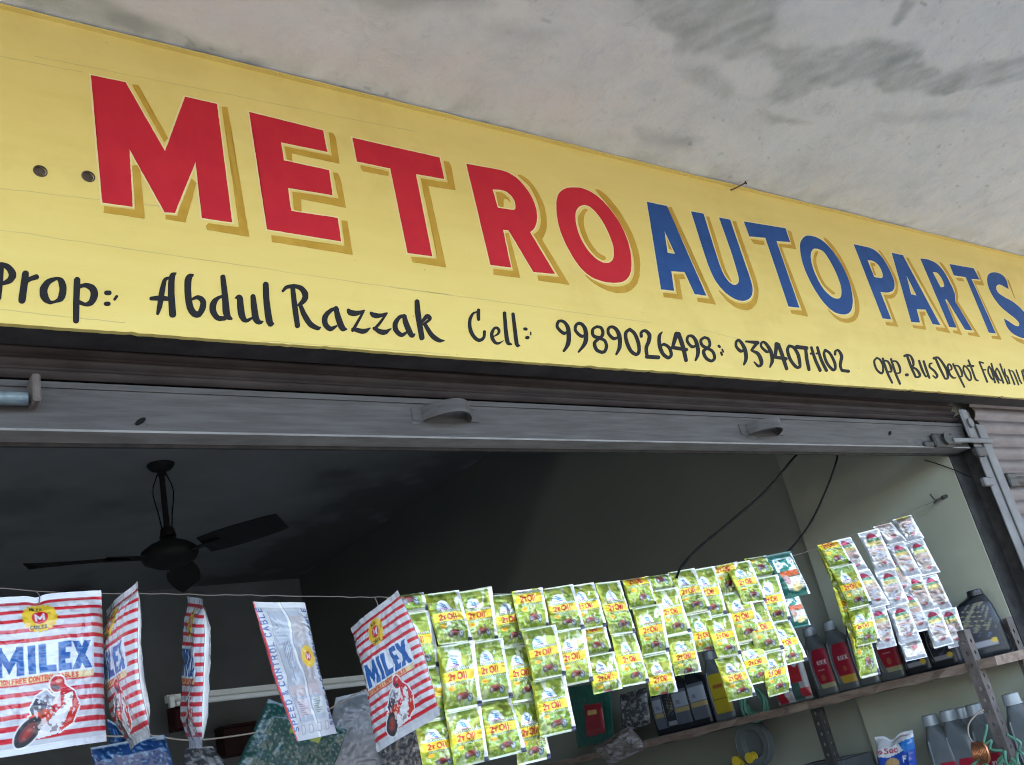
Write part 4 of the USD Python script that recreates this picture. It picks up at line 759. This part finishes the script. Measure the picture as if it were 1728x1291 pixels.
OILS = [  # points, vr, y offset
 ([(652, 1008), (660, 1040), (680, 1134), (698, 1222), (716, 1308)], {0: (.7, 1)}, .014),
 ([(716, 1003), (735, 1092), (751, 1203), (766, 1298)], None, -.006), ([(768, 1000), (790, 1086), (805, 1187), (822, 1284)], None, .004), ([(826, 1005), (843, 1094), (862, 1188), (878, 1292)], None, .010),
 ([(863, 998), (878, 1065), (896, 1150), (909, 1247)], {0: (.35, 1)}, -.010), ([(914, 994), (931, 1068), (948, 1160)], None, .006), ([(953, 990), (972, 1066), (988, 1108), (1003, 1172)], {1: (.5, 1), 2: (0, .8)}, .0),
 ([(1004, 984), (1030, 1073), (1050, 1160)], None, -.008), ([(1050, 979), (1065, 1028), (1083, 1108), (1102, 1174)], {0: (.45, 1), 2: (0, .8)}, .008), ([(1087, 974), (1098, 998), (1122, 1075), (1138, 1142)], {0: (.72, 1), 2: (0, .88)}, -.004),
 ([(1127, 966), (1152, 1039), (1171, 1102)], {1: (0, .82)}, .008), ([(1163, 962), (1184, 1045), (1206, 1112), (1232, 1184)], None, -.006), ([(1197, 957), (1215, 1004), (1243, 1088), (1262, 1158)], {0: (.4, 1)}, .010), ([(1222, 953), (1247, 1022), (1278, 1105), (1295, 1178)], None, -.008), ([(1256, 943), (1268, 978), (1293, 1054), (1316, 1126)], {0: (.6, 1)}, .006)]
for i, (p, vr, dy) in enumerate(OILS):
    n = len(p) - 1
    lab = 'green oil sachet strip half hidden behind the tilted striped packet' if i == 0 else 'rightmost green oil sachet strip, beside the dark green one' if i == 14 else f'{ORD[i]} green oil sachet strip from the left on the wire'
    strip('oil_sachet_strip', lab, 'green oil sachet strips on the wire', p, art_oil, .091 if i < 6 else .088, (87, 120), yaw=[6, 4, 8, 5, 9, 6, 10, 8, 12, 10, 14, 12, 16, 14, 16][i], y=YW + dy, vr=vr, seed=i + 1, back=(.40, .42, .14))
strip('lubricant_sachet_strip', 'dark green sachet strip with white panel right of the oil sachets', None, [(1292, 938), (1322, 1012)], art_green, .085, (75, 110), yaw=25, y=YW - .012, seed=31, back=(.05, .12, .1))
strip('lubricant_sachet_strip', 'dark green sachet strip hanging behind the white panelled one', None, [(1290, 950), (1312, 1000), (1332, 1062)], art_green, .075, (75, 110), yaw=15, y=YW + .02, seed=33, vr={0: (.4, 1)}, back=(.05, .12, .1))
strip('yellow_sachet_strip', 'yellow green oil sachet strip beside the silver sachets', None, [(1379, 920), (1399, 960), (1431, 1030), (1446, 1092)], art_oil, .078, (87, 120), yaw=34, y=YW - .01, seed=36, vr={0: (.45, 1)}, back=(.5, .5, .1))
strip('yellow_sachet_strip', 'long yellow sachet strip hanging lowest, behind the yellow green one', None, [(1380, 926), (1402, 985), (1428, 1055), (1452, 1146)], art_oil, .072, (87, 120), yaw=22, y=YW + .016, seed=39, vr={2: (.3, 1)}, back=(.5, .5, .08))
SG = 'silver sachet strips on the right of the wire'
strip('silver_sachet_strip', 'silver sachet strip directly right of the yellow one', SG, [(1403, 913), (1433, 968), (1462, 1030), (1484, 1096)], art_silver, .068, (66, 115), yaw=36, y=YW, seed=41)
strip('silver_sachet_strip', 'longest silver sachet strip, in the middle of the silver group', SG, [(1447, 900), (1475, 968), (1497, 1027), (1517, 1088), (1527, 1117)], art_silver, .070, (66, 115), yaw=40, y=YW - .014, seed=43, vr={3: (.72, 1)})
strip('silver_sachet_strip', 'silver sachet strip in shade between two brighter ones', SG, [(1458, 900), (1484, 948), (1510, 1005), (1537, 1070)], art_silver, .070, (66, 115), yaw=36, y=YW + .022, seed=45, vr={0: (.2, 1)})
strip('silver_sachet_strip', 'second silver sachet strip from the right', SG, [(1473, 889), (1493, 921), (1522, 977), (1550, 1033), (1573, 1096)], art_silver, .066, (66, 115), yaw=40, y=YW - .006, seed=47, vr={0: (.45, 1)})
strip('silver_sachet_strip', 'rightmost silver sachet strip nearest the wall hook', SG, [(1506, 877), (1524, 918), (1549, 975), (1578, 1033), (1600, 1095)], art_silver, .066, (66, 115), yaw=42, y=YW + .008, seed=49, vr={0: (.3, 1)})

# black cables
for lab, px in (('black cable running down from the shutter to the green sachets', [(1350, 762), (1338, 774), (1290, 830), (1230, 882), (1178, 925), (1150, 956), (1142, 975)]), ('black cable hanging steeply beside the dark green sachets', [(1414, 762), (1411, 780), (1396, 822), (1370, 878), (1338, 922), (1310, 945), (1300, 955)])):
    p = spline([PY(a, b, .20 + .05 * k / 6) for k, (a, b) in enumerate(px)], 8); q = obj('cable', tube(p, .0033, 8), 'cable', smooth=True); tag(stage.GetPrimAtPath(q), lab, 'cable')
# thin lead on the pier
p = spline([PX(a, b, WR - .034) for a, b in ((1560, 776), (1600, 789), (1640, 806))], 6); q = obj('thin_lead', tube(p, .0018, 6), 'cable'); tag(stage.GetPrimAtPath(q), 'thin lead running along the wall under the shutter lock', 'cable')

# ---------------------------------------------------------------- side rack with oil bottles
XF = 3.30
rack = thing('storage_rack', 'steel and plank rack along the side wall carrying oil bottles', 'rack', at=(3.4, .8, 1.6))
def planks(x0, x1, y0, y1, z0, z1, seed):
    ny = 60; V, F = [], []
    for i, y in enumerate(np.linspace(y0, y1, ny)):
        j = lambda k, a: a * (meshkit.noise(np.array([y * 14, k * 3.3, seed]), seed) - .5)
        for k, (x, z_) in enumerate(((x0, z0), (x1, z0), (x1, z1), (x0, z1))): V.append((x + (j(k, .016) if x == x0 else 0), y, z_ + (j(k + 5, .012) if k in (0,) else j(k + 9, .004))))
    for i in range(ny - 1):
        for k in range(4): a, b = i * 4 + k, i * 4 + (k + 1) % 4; F += [[a, b, b + 4], [a, b + 4, a + 4]]
    F += [[0, 2, 1], [0, 3, 2]]; e = (ny - 1) * 4; F += [[e, e + 1, e + 2], [e, e + 2, e + 3]]
    tm = trimesh.Trimesh(np.array(V), np.array(F), process=False); tm.fix_normals(); return tm
ZS1 = 1.610
obj('shelf_board', planks(XF, 3.545, .13, 2.75, ZS1 - .030, ZS1, 3), 'plank', rack)
obj('shelf_board', planks(XF, 3.545, .13, 2.75, 1.16, 1.19, 5), 'plank', rack)
def angle(x, y, z0, z1, sx, sy):
    """slotted angle upright: two legs with real round holes"""
    w_, t = .036, .0025; out = []
    strip_ = sbox(0, z0, w_, z1)
    for k in range(int((z1 - z0) / .038)): strip_ = strip_.difference(shapely.affinity.scale(Point(w_ / 2, z0 + .02 + k * .038).buffer(.0055, 6), 1, 1.25))
    e = trimesh.creation.extrude_polygon(strip_, t, engine='earcut'); v = np.array(e.vertices)
    a = e.copy(); a.vertices = np.c_[x + sx * v[:, 2], y + sy * v[:, 0], v[:, 1]]; b = e.copy(); b.vertices = np.c_[x + sx * (.0026 + v[:, 0]), y + sy * v[:, 2], v[:, 1]]
    for q in (a, b): q.fix_normals()
    return cat(a, b)
f0 = PX(1655, 1140, XF - .006); r0 = PX(1712, 1075, 3.535)
obj('upright', angle(XF - .006, f0[1], .02, PX(1628, 1062, XF - .006)[2], 1, 1), 'upright_steel', rack)
obj('upright', angle(3.53, r0[1] - .02, .02, PX(1702, 1042, 3.53)[2], -1, 1), 'upright_steel', rack)
f1 = PX(1378, 1225, XF - .006)
obj('upright', angle(XF + .03, f1[1], .02, ZS1 - .032, 1, 1), 'dark_iron', rack)

def loft(sections, n=28):
    """sections: (z, y_centre, half y, half x, exponent); x is the thin direction"""
    t = np.arange(n) / n * 2 * np.pi; V = []
    for z_, yc, hy, hx, ex in sections:
        c_, s_ = np.cos(t), np.sin(t); V.append(np.c_[hx * np.sign(c_) * np.abs(c_) ** (2 / ex), yc + hy * np.sign(s_) * np.abs(s_) ** (2 / ex), np.full(n, z_)])
    k = len(sections); V = np.vstack(V + [[[0, sections[0][1], sections[0][0]]], [[0, sections[-1][1], sections[-1][0]]]]); F = []
    for i in range(k - 1):
        for j in range(n): a, b = i * n + j, i * n + (j + 1) % n; F += [[a, b, b + n], [a, b + n, a + n]]
    for j in range(n): F += [[k * n, (j + 1) % n, j], [k * n + 1, (k - 1) * n + j, (k - 1) * n + (j + 1) % n]]
    return np.array(V), np.array(F)
def sect(z_, prof):
    zs = [p[0] for p in prof]; return tuple(np.interp(z_, zs, [p[k] for p in prof]) for k in range(1, 5))
def bottle(label, base, h, w, dep, kind, mat, capmat, lab_art, group, yaw=0, neck=.30, lab=(.10, .66)):
    """flat oil bottle: broad face towards -x, neck towards the far end"""
    base = np.asarray(base, float); hy, hx = w / 2, dep / 2
    prof = [(0, 0, hy * .94, hx * .92, 4), (.02, 0, hy, hx, 4), (.5, 0, hy, hx, 4), (.62, 0, hy * .98, hx, 3.6), (.70, neck * hy * .12, hy * .90, hx * .96, 3.2), (.77, neck * hy * .4, hy * .68, hx * .82, 2.8), (.83, neck * hy * .8, hy * .50, hx * .78, 2.3), (.87, neck * hy, hy * .40, hx * .66, 2), (.885, neck * hy, hy * .38, hx * .62, 2)]
    if kind == 'jug': prof = [(0, 0, hy * .95, hx * .92, 4), (.03, 0, hy, hx, 4), (.45, 0, hy, hx, 4), (.62, -.02 * hy, hy * .93, hx, 3.5), (.76, -.16 * hy, hy * .74, hx * .9, 3), (.86, -.32 * hy, hy * .50, hx * .7, 2.6), (.91, -.45 * hy, hy * .30, hx * .5, 2), (.925, -.45 * hy, hy * .28, hx * .5, 2)]
    if kind == 'can': prof = [(0, 0, hy * .96, hx * .96, 5), (.02, 0, hy, hx, 5), (.80, 0, hy, hx, 5), (.86, 0, hy * .8, hx * .85, 3), (.90, 0, hy * .35, hx * .5, 2), (.93, 0, hy * .33, hx * .48, 2)]
    zmax = prof[-1][0]; t = thing('oil_' + ('jug' if kind == 'jug' else 'bottle'), label, 'jug' if kind == 'jug' else 'bottle', group, at=base); ca, sa = math.cos(math.radians(yaw)), math.sin(math.radians(yaw))
    def place(v): v = np.asarray(v, float).copy(); x, y = v[:, 0].copy(), v[:, 1].copy(); v[:, 0] = x * ca - y * sa; v[:, 1] = x * sa + y * ca; return v + base
    zs = np.unique(np.r_[np.linspace(0, zmax, 30), .005, .015]); V, F = loft([(z_ * h,) + sect(z_, prof) for z_ in zs]); obj('body', (place(V), F), mat, t, smooth=45)
    yc, r1, r2 = neck * hy if kind == 'bottle' else -.45 * hy if kind == 'jug' else 0, hy * (.45 if kind == 'bottle' else .34), hx * (.80 if kind == 'bottle' else .56); cz = [(zmax + .002) * h, (zmax + .012) * h, h * .99, h]
    V, F = loft([(cz[0], yc, min(r1, r2) * 1.0, min(r1, r2) * 1.0, 2), (cz[1], yc, min(r1, r2) * 1.05, min(r1, r2) * 1.05, 2), (cz[2], yc, min(r1, r2), min(r1, r2), 2), (cz[3], yc, min(r1, r2) * .9, min(r1, r2) * .9, 2)], 20); cp = obj('cap', (place(V), F), capmat, t, smooth=35)
    V, F = loft([(cz[0] - .004, yc, min(r1, r2) * 1.12, min(r1, r2) * 1.12, 2), (cz[0] + .001, yc, min(r1, r2) * 1.12, min(r1, r2) * 1.12, 2)], 20); obj('cap_ring', (place(V), F), capmat, cp, smooth=35)
    # raised grip rib down one edge
    if kind != 'can':
        rib = [np.array([-hx * .97, sgn * hy * (.62 - .1 * abs(q)), z_ * h]) for q, z_ in zip(np.linspace(-1, 1, 9), np.linspace(.12, .70, 9)) for sgn in (1,)]
        rm = tube(spline(rib, 3), hx * .10, 8); obj('grip_rib', (place(rm.vertices), rm.faces), mat, t, smooth=True)
    if lab_art is not None:
        nv, nu = 40, 30; zz_ = np.linspace(lab[1], lab[0], nv); uu = np.linspace(-.50 if kind == 'bottle' else -.8, .94 if kind == 'bottle' else .8, nu); V = []
        for z_ in zz_:
            yc_, hy_, hx_, ex = sect(z_, prof)
            for u in uu: V.append((-hx_ * max(1 - abs(u) ** ex, 0) ** (1 / ex) - .0008, yc_ - u * hy_, z_ * h))
        U_, V_ = np.meshgrid(np.linspace(0, w * 700, nu), np.linspace(0, (lab[1] - lab[0]) * h * 1000, nv)); c_ = lab_art(U_, V_, w * 700, (lab[1] - lab[0]) * h * 1000)
        idx = np.arange(nu * nv).reshape(nv, nu); qd = np.stack([idx[:-1, :-1], idx[1:, :-1], idx[1:, 1:], idx[:-1, 1:]], -1).reshape(-1, 4)
        v = place(V)
        if (np.cross(v[qd[0, 1]] - v[qd[0, 0]], v[qd[0, 2]] - v[qd[0, 0]]) @ np.array([-ca, -sa, 0])) < 0: qd = qd[:, ::-1]
        obj('label_sticker', (v, qd), 'label_print', t, smooth=True, col=c_.reshape(-1, 3))
    return t
def lab_kixx(U, V, W, Hh, seed=0): a = Art(U, V, (.36, .012, .035)); a.text('KIXX', W * .40, Hh * .40, 15, 3, (.75, .7, .72), wid=.55); a.rect(W * .3, Hh * .52, W * .7, Hh * .56, (.6, .3, .3)); a.ell(W * .5, Hh * .74, 10, 12, (.45, .12, .06)); a.rect(-5, Hh * .88, W + 5, Hh + 5, (.42, .40, .22)); a.poly([(-5, -5), (16, -5), (-5, 26)], (.05, .2, .13)); a.poly([(-9, -9)] + [(W * (.30 - .22 * math.sin(q * math.pi * .9 + .25)), Hh * q) for q in np.linspace(0, 1, 12)] + [(-9, Hh + 9)], (.165, .18, .185)); return a.c
def lab_kixx2(U, V, W, Hh, seed=0): a = Art(U, V, (.36, .012, .035)); a.text('KIXX', W * .40, Hh * .42, 15, 3, (.75, .7, .72), wid=.55); a.rect(-5, Hh * .80, W + 5, Hh + 5, (.60, .38, .05)); a.ell(W * .6, Hh * .64, 9, 10, (.5, .1, .05)); a.poly([(-9, -9)] + [(W * (.30 - .22 * math.sin(q * math.pi * .9 + .25)), Hh * q) for q in np.linspace(0, 1, 12)] + [(-9, Hh + 9)], (.165, .18, .185)); return a.c
def lab_black(U, V, W, Hh, seed=0):
    a = Art(U, V, (.018, .02, .028)); n = meshkit.fbm(np.stack([U / 9 + V / 14, V / 22, 0 * U], -1), 3, 6); a.mix(np.clip((n - .55) * 9, 0, 1) * (V < Hh * .62) * (U > W * .2) * .7, (.26, .23, .15)); a.mix(((n < .22) & (V > Hh * .4)) * .6, (.10, .13, .25))
    for i in range(4): a.seg((W * .25, Hh * (.12 + .1 * i)), (W * .8, Hh * (.22 + .1 * i)), 2, (.30, .26, .14))
    a.rect(W * .1, Hh * .84, W * .9, Hh * .96, (.3, .3, .32)); a.ell(W * .85, Hh * .86, 9, 9, (.6, .42, .05)); return a.c
def lab_dark(U, V, W, Hh, seed=0): a = Art(U, V, (.10, .11, .13)); a.rect(-3, Hh * .1, W + 3, Hh * .5, (.32, .34, .38)); a.rect(-3, Hh * .52, W + 3, Hh * .66, (.40, .30, .12)); a.text('OIL', W * .2, Hh * .4, 14, 3, (.05, .05, .15)); return a.c
def lab_yel(U, V, W, Hh, seed=0): a = Art(U, V, (.48, .36, .02)); a.rect(W * .2, Hh * .28, W * .8, Hh * .36, (.3, .08, .03)); a.rect(-3, Hh * .62, W + 3, Hh * .645, (.15, .1, .02)); return a.c
KG = 'grey red-labelled bottles on the rack'
def at_shelf(px, py, z_=ZS1, x=3.42): return np.array([x, PX(px, py, x)[1], z_ + .0035])
for lab, px, art_, w_ in (('grey oil bottle with red label, deepest of its row on the plank shelf', 1405, lab_kixx, .112), ('grey oil bottle with red and yellow label, tallest cap on the plank shelf', 1441, lab_kixx2, .112), ('grey oil bottle with red label behind the yellow sachet strip', 1477, lab_kixx2, .10), ('grey oil bottle with red label nearest the black jugs', 1518, lab_kixx, .118)):
    bottle(lab, at_shelf(px, 1170 - (px - 1405) * .18), .262, w_, .07, 'bottle', 'grey_plastic', 'silver_cap', art_, None, yaw=-4)
bottle('small black oil jug beside the grey bottles', at_shelf(1562, 1140, x=3.40), .20, .12, .08, 'jug', 'black_plastic', 'black_plastic', lab_black, None)
bottle('small black oil jug behind the slotted upright', at_shelf(1607, 1128, x=3.40), .20, .12, .08, 'jug', 'black_plastic', 'black_plastic', lab_black, None)
bottle('large black oil jug with gold print at the near end of the shelf', np.array([3.47, PX(1655, 1075, 3.47)[1] + .01, ZS1 + .003]), .225, .185, .09, 'jug', 'black_plastic', 'black_plastic', lab_black, None, yaw=24, lab=(.12, .80))
# packets left of them
def lab_pack(U, V, W, Hh, seed=0): a = Art(U, V, (.50, .50, .50)); a.rect(-3, Hh * .05, W * .5, Hh * .8, (.16, .16, .19)); a.rect(W * .1, Hh * .76, W * .6, Hh, (.45, .02, .04)); a.ell(W * .7, Hh * .85, 14, 10, (.7, .7, .7)); return a.c
def lab_pack2(U, V, W, Hh, seed=0): a = Art(U, V, (.45, .44, .45)); a.rect(W * .1, Hh * .26, W * .8, Hh * .68, (.48, .02, .03)); a.ell(W * .6, Hh * .36, 14, 11, (.6, .6, .6)); a.rect(-3, Hh * .68, W * .6, Hh, (.06, .14, .12)); a.rect(W * .5, Hh * .8, W, Hh * .95, (.5, .04, .06)); a.rect(-3, -3, W + 3, Hh * .12, (.05, .15, .2)); return a.c
for lab, px, py, art_, h_ in (('upright white and dark packet at the deep end of the row', 1338, 1196, lab_pack, .21), ('upright red and white packet beside the grey bottles', 1366, 1190, lab_pack2, .22)):
    b = at_shelf(px, py, x=3.40); hw = .045
    t = thing('spare_part_packet', lab, 'packet', None, at=b); f, c_, bk, q = packet(b + [-.012, hw, h_], b + [-.012, -hw, h_], b + [-.02, -hw, .004], b + [-.02, hw, .004], art_, .003, .016, .006, int(px), full=(95, 215))
    obj('front_panel', (f, q), 'pouch_print', t, smooth=True, col=c_); obj('back_panel', (bk, q[:, ::-1]), 'pouch_print', t, smooth=True, col=np.ones((len(bk), 3)) * .4)
# deeper dark bottles
for lab, px, art_, mat, h_ in (('dark bottle with pale label, deepest in the shadowed row', 1133, lab_dark, 'black_plastic', .25), ('dark bottle with reddish dark label in the shadowed row', 1150, lab_black, 'black_plastic', .25), ('dark bottle with bluish label in the shadowed row', 1168, lab_dark, 'black_plastic', .26), ('dark bottle with white and gold label beside the yellow-labelled one', 1196, lab_dark, 'black_plastic', .27), ('grey bottle with tall yellow label in the shadowed row', 1234, lab_yel, 'grey_plastic', .29)):
    bottle(lab, at_shelf(px, 1244 - (px - 1120) * .235), h_, .125, .075, 'bottle', mat, mat, art_, None, lab=(.10, .66))
# green coil and round box
w = PX(1272, 1188, 3.36); cl = thing('hose_coil', 'coil of green hose standing on the shelf right of the yellow-labelled bottle', 'coil', at=w)
obj('turns', tube([w + np.array([.02 * (t - .5) + .008 * math.sin(t * 40), (.052 + .012 * math.sin(t * 31)) * math.cos(t * 2 * math.pi * 7), (.056 + .012 * math.sin(t * 31)) * math.sin(t * 2 * math.pi * 7)]) for t in np.linspace(0, 1, 220)], .006, 6), 'green_cord', cl, smooth=True)
w = PX(1272, 1255, 3.38); pn = thing('round_pan', 'grey round pressed pan below the green coil', 'pan', at=w)
dsk = lathe([(0, -.012), (.05, -.012), (.058, .01), (.085, .012), (.088, .0), (.09, -.02), (0, -.022)], (0, 0, 0), 32); v = np.array(dsk.vertices); dsk.vertices = np.c_[w[0] - v[:, 2], w[1] + v[:, 0], w[2] + v[:, 1]]
dsk.fix_normals(); obj('dish', dsk, 'dark_grey', pn, smooth=40); obj('rim', tube([w + np.array([-.012, .086 * math.cos(t), .086 * math.sin(t)]) for t in np.linspace(0, 2 * math.pi, 40)], .004, 6), 'dark_grey', pn, smooth=True)
for lab, px, py in (('small yellow reel below the round pan, the left one', 1246, 1284), ('small yellow reel below the round pan, the right one', 1268, 1278)):
    w = PX(px, py, 3.36); t = thing('yellow_reel', lab, 'reel', None, at=w)
    for s in (-.014, .014): obj('flange', cyl(w + [-.003 + s, 0, 0], w + [.003 + s, 0, 0], .021, 16), 'yellow_plastic', t, smooth=40)
    obj('hub', cyl(w + [-.011, 0, 0], w + [.011, 0, 0], .013, 16), 'yellow_plastic', t, smooth=40)
# things hung at the back of the rack
def flat(name, label, catg, corners, x, art_, mat='pouch_print', full=(150, 200), seed=1, bulge=.01, step=.004, crump=.008):
    c4 = [PX(a, b, x) for a, b in corners]; t = thing(name, label, catg, None, at=c4[0]); f, c_, bk, q = packet(*c4, art_, step, bulge, crump, seed, full=full)
    obj('front_panel', (f, q), mat, t, smooth=True, col=c_); obj('back_panel', (bk, q[:, ::-1]), mat, t, smooth=True, col=np.ones((len(bk), 3)) * .15)
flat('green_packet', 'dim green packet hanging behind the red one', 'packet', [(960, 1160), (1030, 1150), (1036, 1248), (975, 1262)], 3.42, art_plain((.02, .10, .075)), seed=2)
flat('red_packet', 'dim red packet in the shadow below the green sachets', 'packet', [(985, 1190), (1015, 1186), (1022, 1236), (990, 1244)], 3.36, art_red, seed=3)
flat('foil_packet', 'crumpled brown foil packet lying at the bottom of the picture', 'packet', [(1000, 1262), (1062, 1225), (1092, 1262), (1030, 1291)], 3.30, art_foilpack, seed=4, bulge=.03, crump=.03)
flat('parts_bag', 'dark plastic bag of small parts beside the shadowed bottles', 'bag', [(1045, 1172), (1090, 1160), (1098, 1222), (1050, 1236)], 3.40, art_dark, seed=6, bulge=.02, crump=.02)
# lower shelf
GB = 'grey bottles on the lower shelf'
for lab, px, py, x in (('grey bottle with green and red label, leftmost on the lower shelf', 1567, 1206, 3.41), ('second grey bottle from the left on the lower shelf', 1597, 1198, 3.41), ('third grey bottle on the lower shelf, set back', 1619, 1194, 3.47), ('grey bottle behind the copper coil on the lower shelf', 1641, 1188, 3.41), ('grey bottle at the right edge, in front of the slotted upright', 1703, 1170, 3.38)):
    w = PX(px, py, x); h_ = .285
    bottle(lab, np.array([x, w[1] - .017, w[2] - h_]), h_, .118, .075, 'bottle', 'grey_plastic', 'silver_cap', lab_kixx, None, yaw=-4, lab=(.08, .44))
for px_ in (1,):
    c4 = [PX(a, b, 3.28) for a, b in ((1476, 1244), (1540, 1232), (1552, 1330), (1488, 1340))]
    t = thing('hardware_bag', 'white and blue printed bag left of the grey bottles', 'bag', None, at=c4[0]); f, c_, bk, q = packet(*c4, art_sac, .003, .02, .012, 8, full=(160, 240), notch=(.45, .02, .15))
    obj('front_panel', (f, q), 'pouch_print', t, smooth=True, col=c_); obj('back_panel', (bk, q[:, ::-1]), 'pouch_print', t, smooth=True, col=np.ones((len(bk), 3)) * .6)
w = PX(1654, 1270, 3.22); t = thing('copper_coil', 'shiny coil of copper tube hanging on the rack upright', 'coil', at=w)
obj('turns', tube([w + np.array([.028 * math.cos(k * 2 * math.pi * 6) * .4 + .03 * (k - .5), .05 * (k - .5) + .028 * math.cos(k * 2 * math.pi * 6) * .7, .03 * math.sin(k * 2 * math.pi * 6)]) for k in np.linspace(0, 1, 150)], .0045, 8), 'copper', t, smooth=True)
obj('hanger', tube(spline([PX(1672, 1262, 3.24), PX(1640, 1250, 3.24), PX(1634, 1225, 3.25), PX(1648, 1205, 3.27), PX(1660, 1198, 3.29)], 6), .0028, 6), 'twine', t, smooth=True)
w = PX(1694, 1268, 3.24); t = thing('green_rope', 'loose bundle of pale green cord at the foot of the upright', 'rope', at=w); r_ = np.random.default_rng(9)
for k in range(5):
    pts = w + np.cumsum(r_.normal(0, .02, (9, 3)), 0) * [.4, 1, 1] + [0, 0, .02 - .018 * k]; pts = w + (pts - w) * .9; obj('loop', tube(spline(pts, 6), .0042, 6), 'green_cord', t, smooth=True)

# ---------------------------------------------------------------- back of the shop
a, b = PY(286, 1180, 1.9), PY(760, 1130, 1.9); d = b - a
t = thing('tube_light', 'long unlit white tube light fitting on a stand inside the dark shop', 'light', at=a)
up = np.array([0, 0, 1.0]); c8 = lambda lo, hi, y0, y1: trimesh.convex.convex_hull(np.array([p + up * z_ + [0, y_, 0] for p in (a, b) for z_ in (lo, hi) for y_ in (y0, y1)]))
obj('batten', c8(-.006, .018, .02, .05), 'white_paint', t); obj('tube', cyl(a + d * .02 + [0, .008, -.014], b - d * .02 + [0, .008, -.014], .011, 14), 'white_paint', t, smooth=40)
for q in (a, b - d * .02): obj('lamp_holder', rbx(q + [0, .0, -.028], q + [.02, .0195, .012], .003), 'white_paint', t)
q = b - d * .03; obj('stand_post', cyl((q[0], q[1] + .065, .02), (q[0], q[1] + .065, q[2] + .02), .014, 10), 'dark_iron', t, smooth=40)
t = thing('back_shelf', 'dark shelf along the back wall below the ceiling fan', 'shelf', at=(2, 5.3, 1.9)); obj('board', bx((1.2, 5.2, 1.86), (3.3, 5.575, 1.885)), 'plank', t); obj('bracket', bx((2.2, 5.25, 1.70), (2.23, 5.575, 1.858)), 'dark_iron', t)
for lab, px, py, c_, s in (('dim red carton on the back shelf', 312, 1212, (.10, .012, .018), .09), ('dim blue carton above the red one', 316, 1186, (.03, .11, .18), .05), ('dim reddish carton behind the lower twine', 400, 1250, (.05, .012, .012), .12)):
    w = PY(px, py, 5.3); t = thing('carton', lab, 'carton', None, at=w); nm = 'carton_%d' % px; plain(nm, c_, .6)
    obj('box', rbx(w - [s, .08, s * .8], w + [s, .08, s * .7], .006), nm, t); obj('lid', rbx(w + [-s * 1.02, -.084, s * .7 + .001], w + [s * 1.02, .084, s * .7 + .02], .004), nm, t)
YT = .80
pts = spline([PY(a_, b_, YT) for a_, b_ in ((-60, 1225), (180, 1242), (245, 1240), (330, 1249), (450, 1233), (520, 1215), (600, 1172), (690, 1130), (760, 1095))], 8)
q = obj('lower_twine', tube(pts, .0022, 6), 'twine', smooth=True); tag(stage.GetPrimAtPath(q), 'slack brown twine strung behind the packets', 'twine')
def hung(name, label, px4, y, art_, full, seed, mat='pouch_print', bulge=.014, step=.003, crump=.010, back=.2, ties=None):
    c4 = [PY(a_, b_, y) for a_, b_ in px4]; t = thing(name, label, 'packet', None, at=c4[0]); f, c_, bk, q_ = packet(*c4, art_, step, bulge, crump, seed, full=full, wave=.006)
    obj('front_panel', (f, q_), mat, t, smooth=True, col=c_); obj('back_panel', (bk, q_[:, ::-1]), mat, t, smooth=True, col=np.ones((len(bk), 3)) * back)
    for p in ties or []: obj('tie', tube(spline([PY(a_, b_, y) for a_, b_ in p], 4), .0012, 5), 'twine', t)
hung('blue_packet', 'dark blue speckled packet hanging low behind the sideways packet', [(152, 1262), (276, 1240), (310, 1345), (168, 1380)], YT, art_blue, (220, 260), 3, ties=[[(240, 1241), (243, 1247)]])
hung('blue_packet', 'dark blue packet corner showing between the two left packets', [(183, 1212), (206, 1230), (246, 1330), (190, 1340)], YT + .05, art_blue, (120, 260), 5)
hung('dotted_packet', 'dark green dotted packet with yellow sticker under the white packet', [(452, 1180), (585, 1232), (548, 1345), (398, 1300)], YT, art_dots, (240, 230), 6, ties=[[(452, 1233), (456, 1186)]])
hung('clear_packet', 'clear cloudy plastic bag right of the dotted packet', [(565, 1178), (640, 1160), (672, 1330), (540, 1345)], YT + .06, art_plain((.33, .33, .34)), (150, 220), 9, bulge=.035, crump=.03, back=.3)
hung('dark_packet', 'dark packet hanging right of the tilted striped packet', [(640, 1210), (700, 1190), (722, 1340), (650, 1350)], YT + .02, art_dark, (120, 220), 11, bulge=.02, crump=.02)
hung('grey_packet', 'dim grey packet hanging under the packet seen edge on', [(316, 1262), (360, 1258), (420, 1345), (290, 1350)], YT + .03, art_dark, (120, 150), 13, bulge=.02, crump=.02)

# dim cartons on the lower shelf, deep in the rack
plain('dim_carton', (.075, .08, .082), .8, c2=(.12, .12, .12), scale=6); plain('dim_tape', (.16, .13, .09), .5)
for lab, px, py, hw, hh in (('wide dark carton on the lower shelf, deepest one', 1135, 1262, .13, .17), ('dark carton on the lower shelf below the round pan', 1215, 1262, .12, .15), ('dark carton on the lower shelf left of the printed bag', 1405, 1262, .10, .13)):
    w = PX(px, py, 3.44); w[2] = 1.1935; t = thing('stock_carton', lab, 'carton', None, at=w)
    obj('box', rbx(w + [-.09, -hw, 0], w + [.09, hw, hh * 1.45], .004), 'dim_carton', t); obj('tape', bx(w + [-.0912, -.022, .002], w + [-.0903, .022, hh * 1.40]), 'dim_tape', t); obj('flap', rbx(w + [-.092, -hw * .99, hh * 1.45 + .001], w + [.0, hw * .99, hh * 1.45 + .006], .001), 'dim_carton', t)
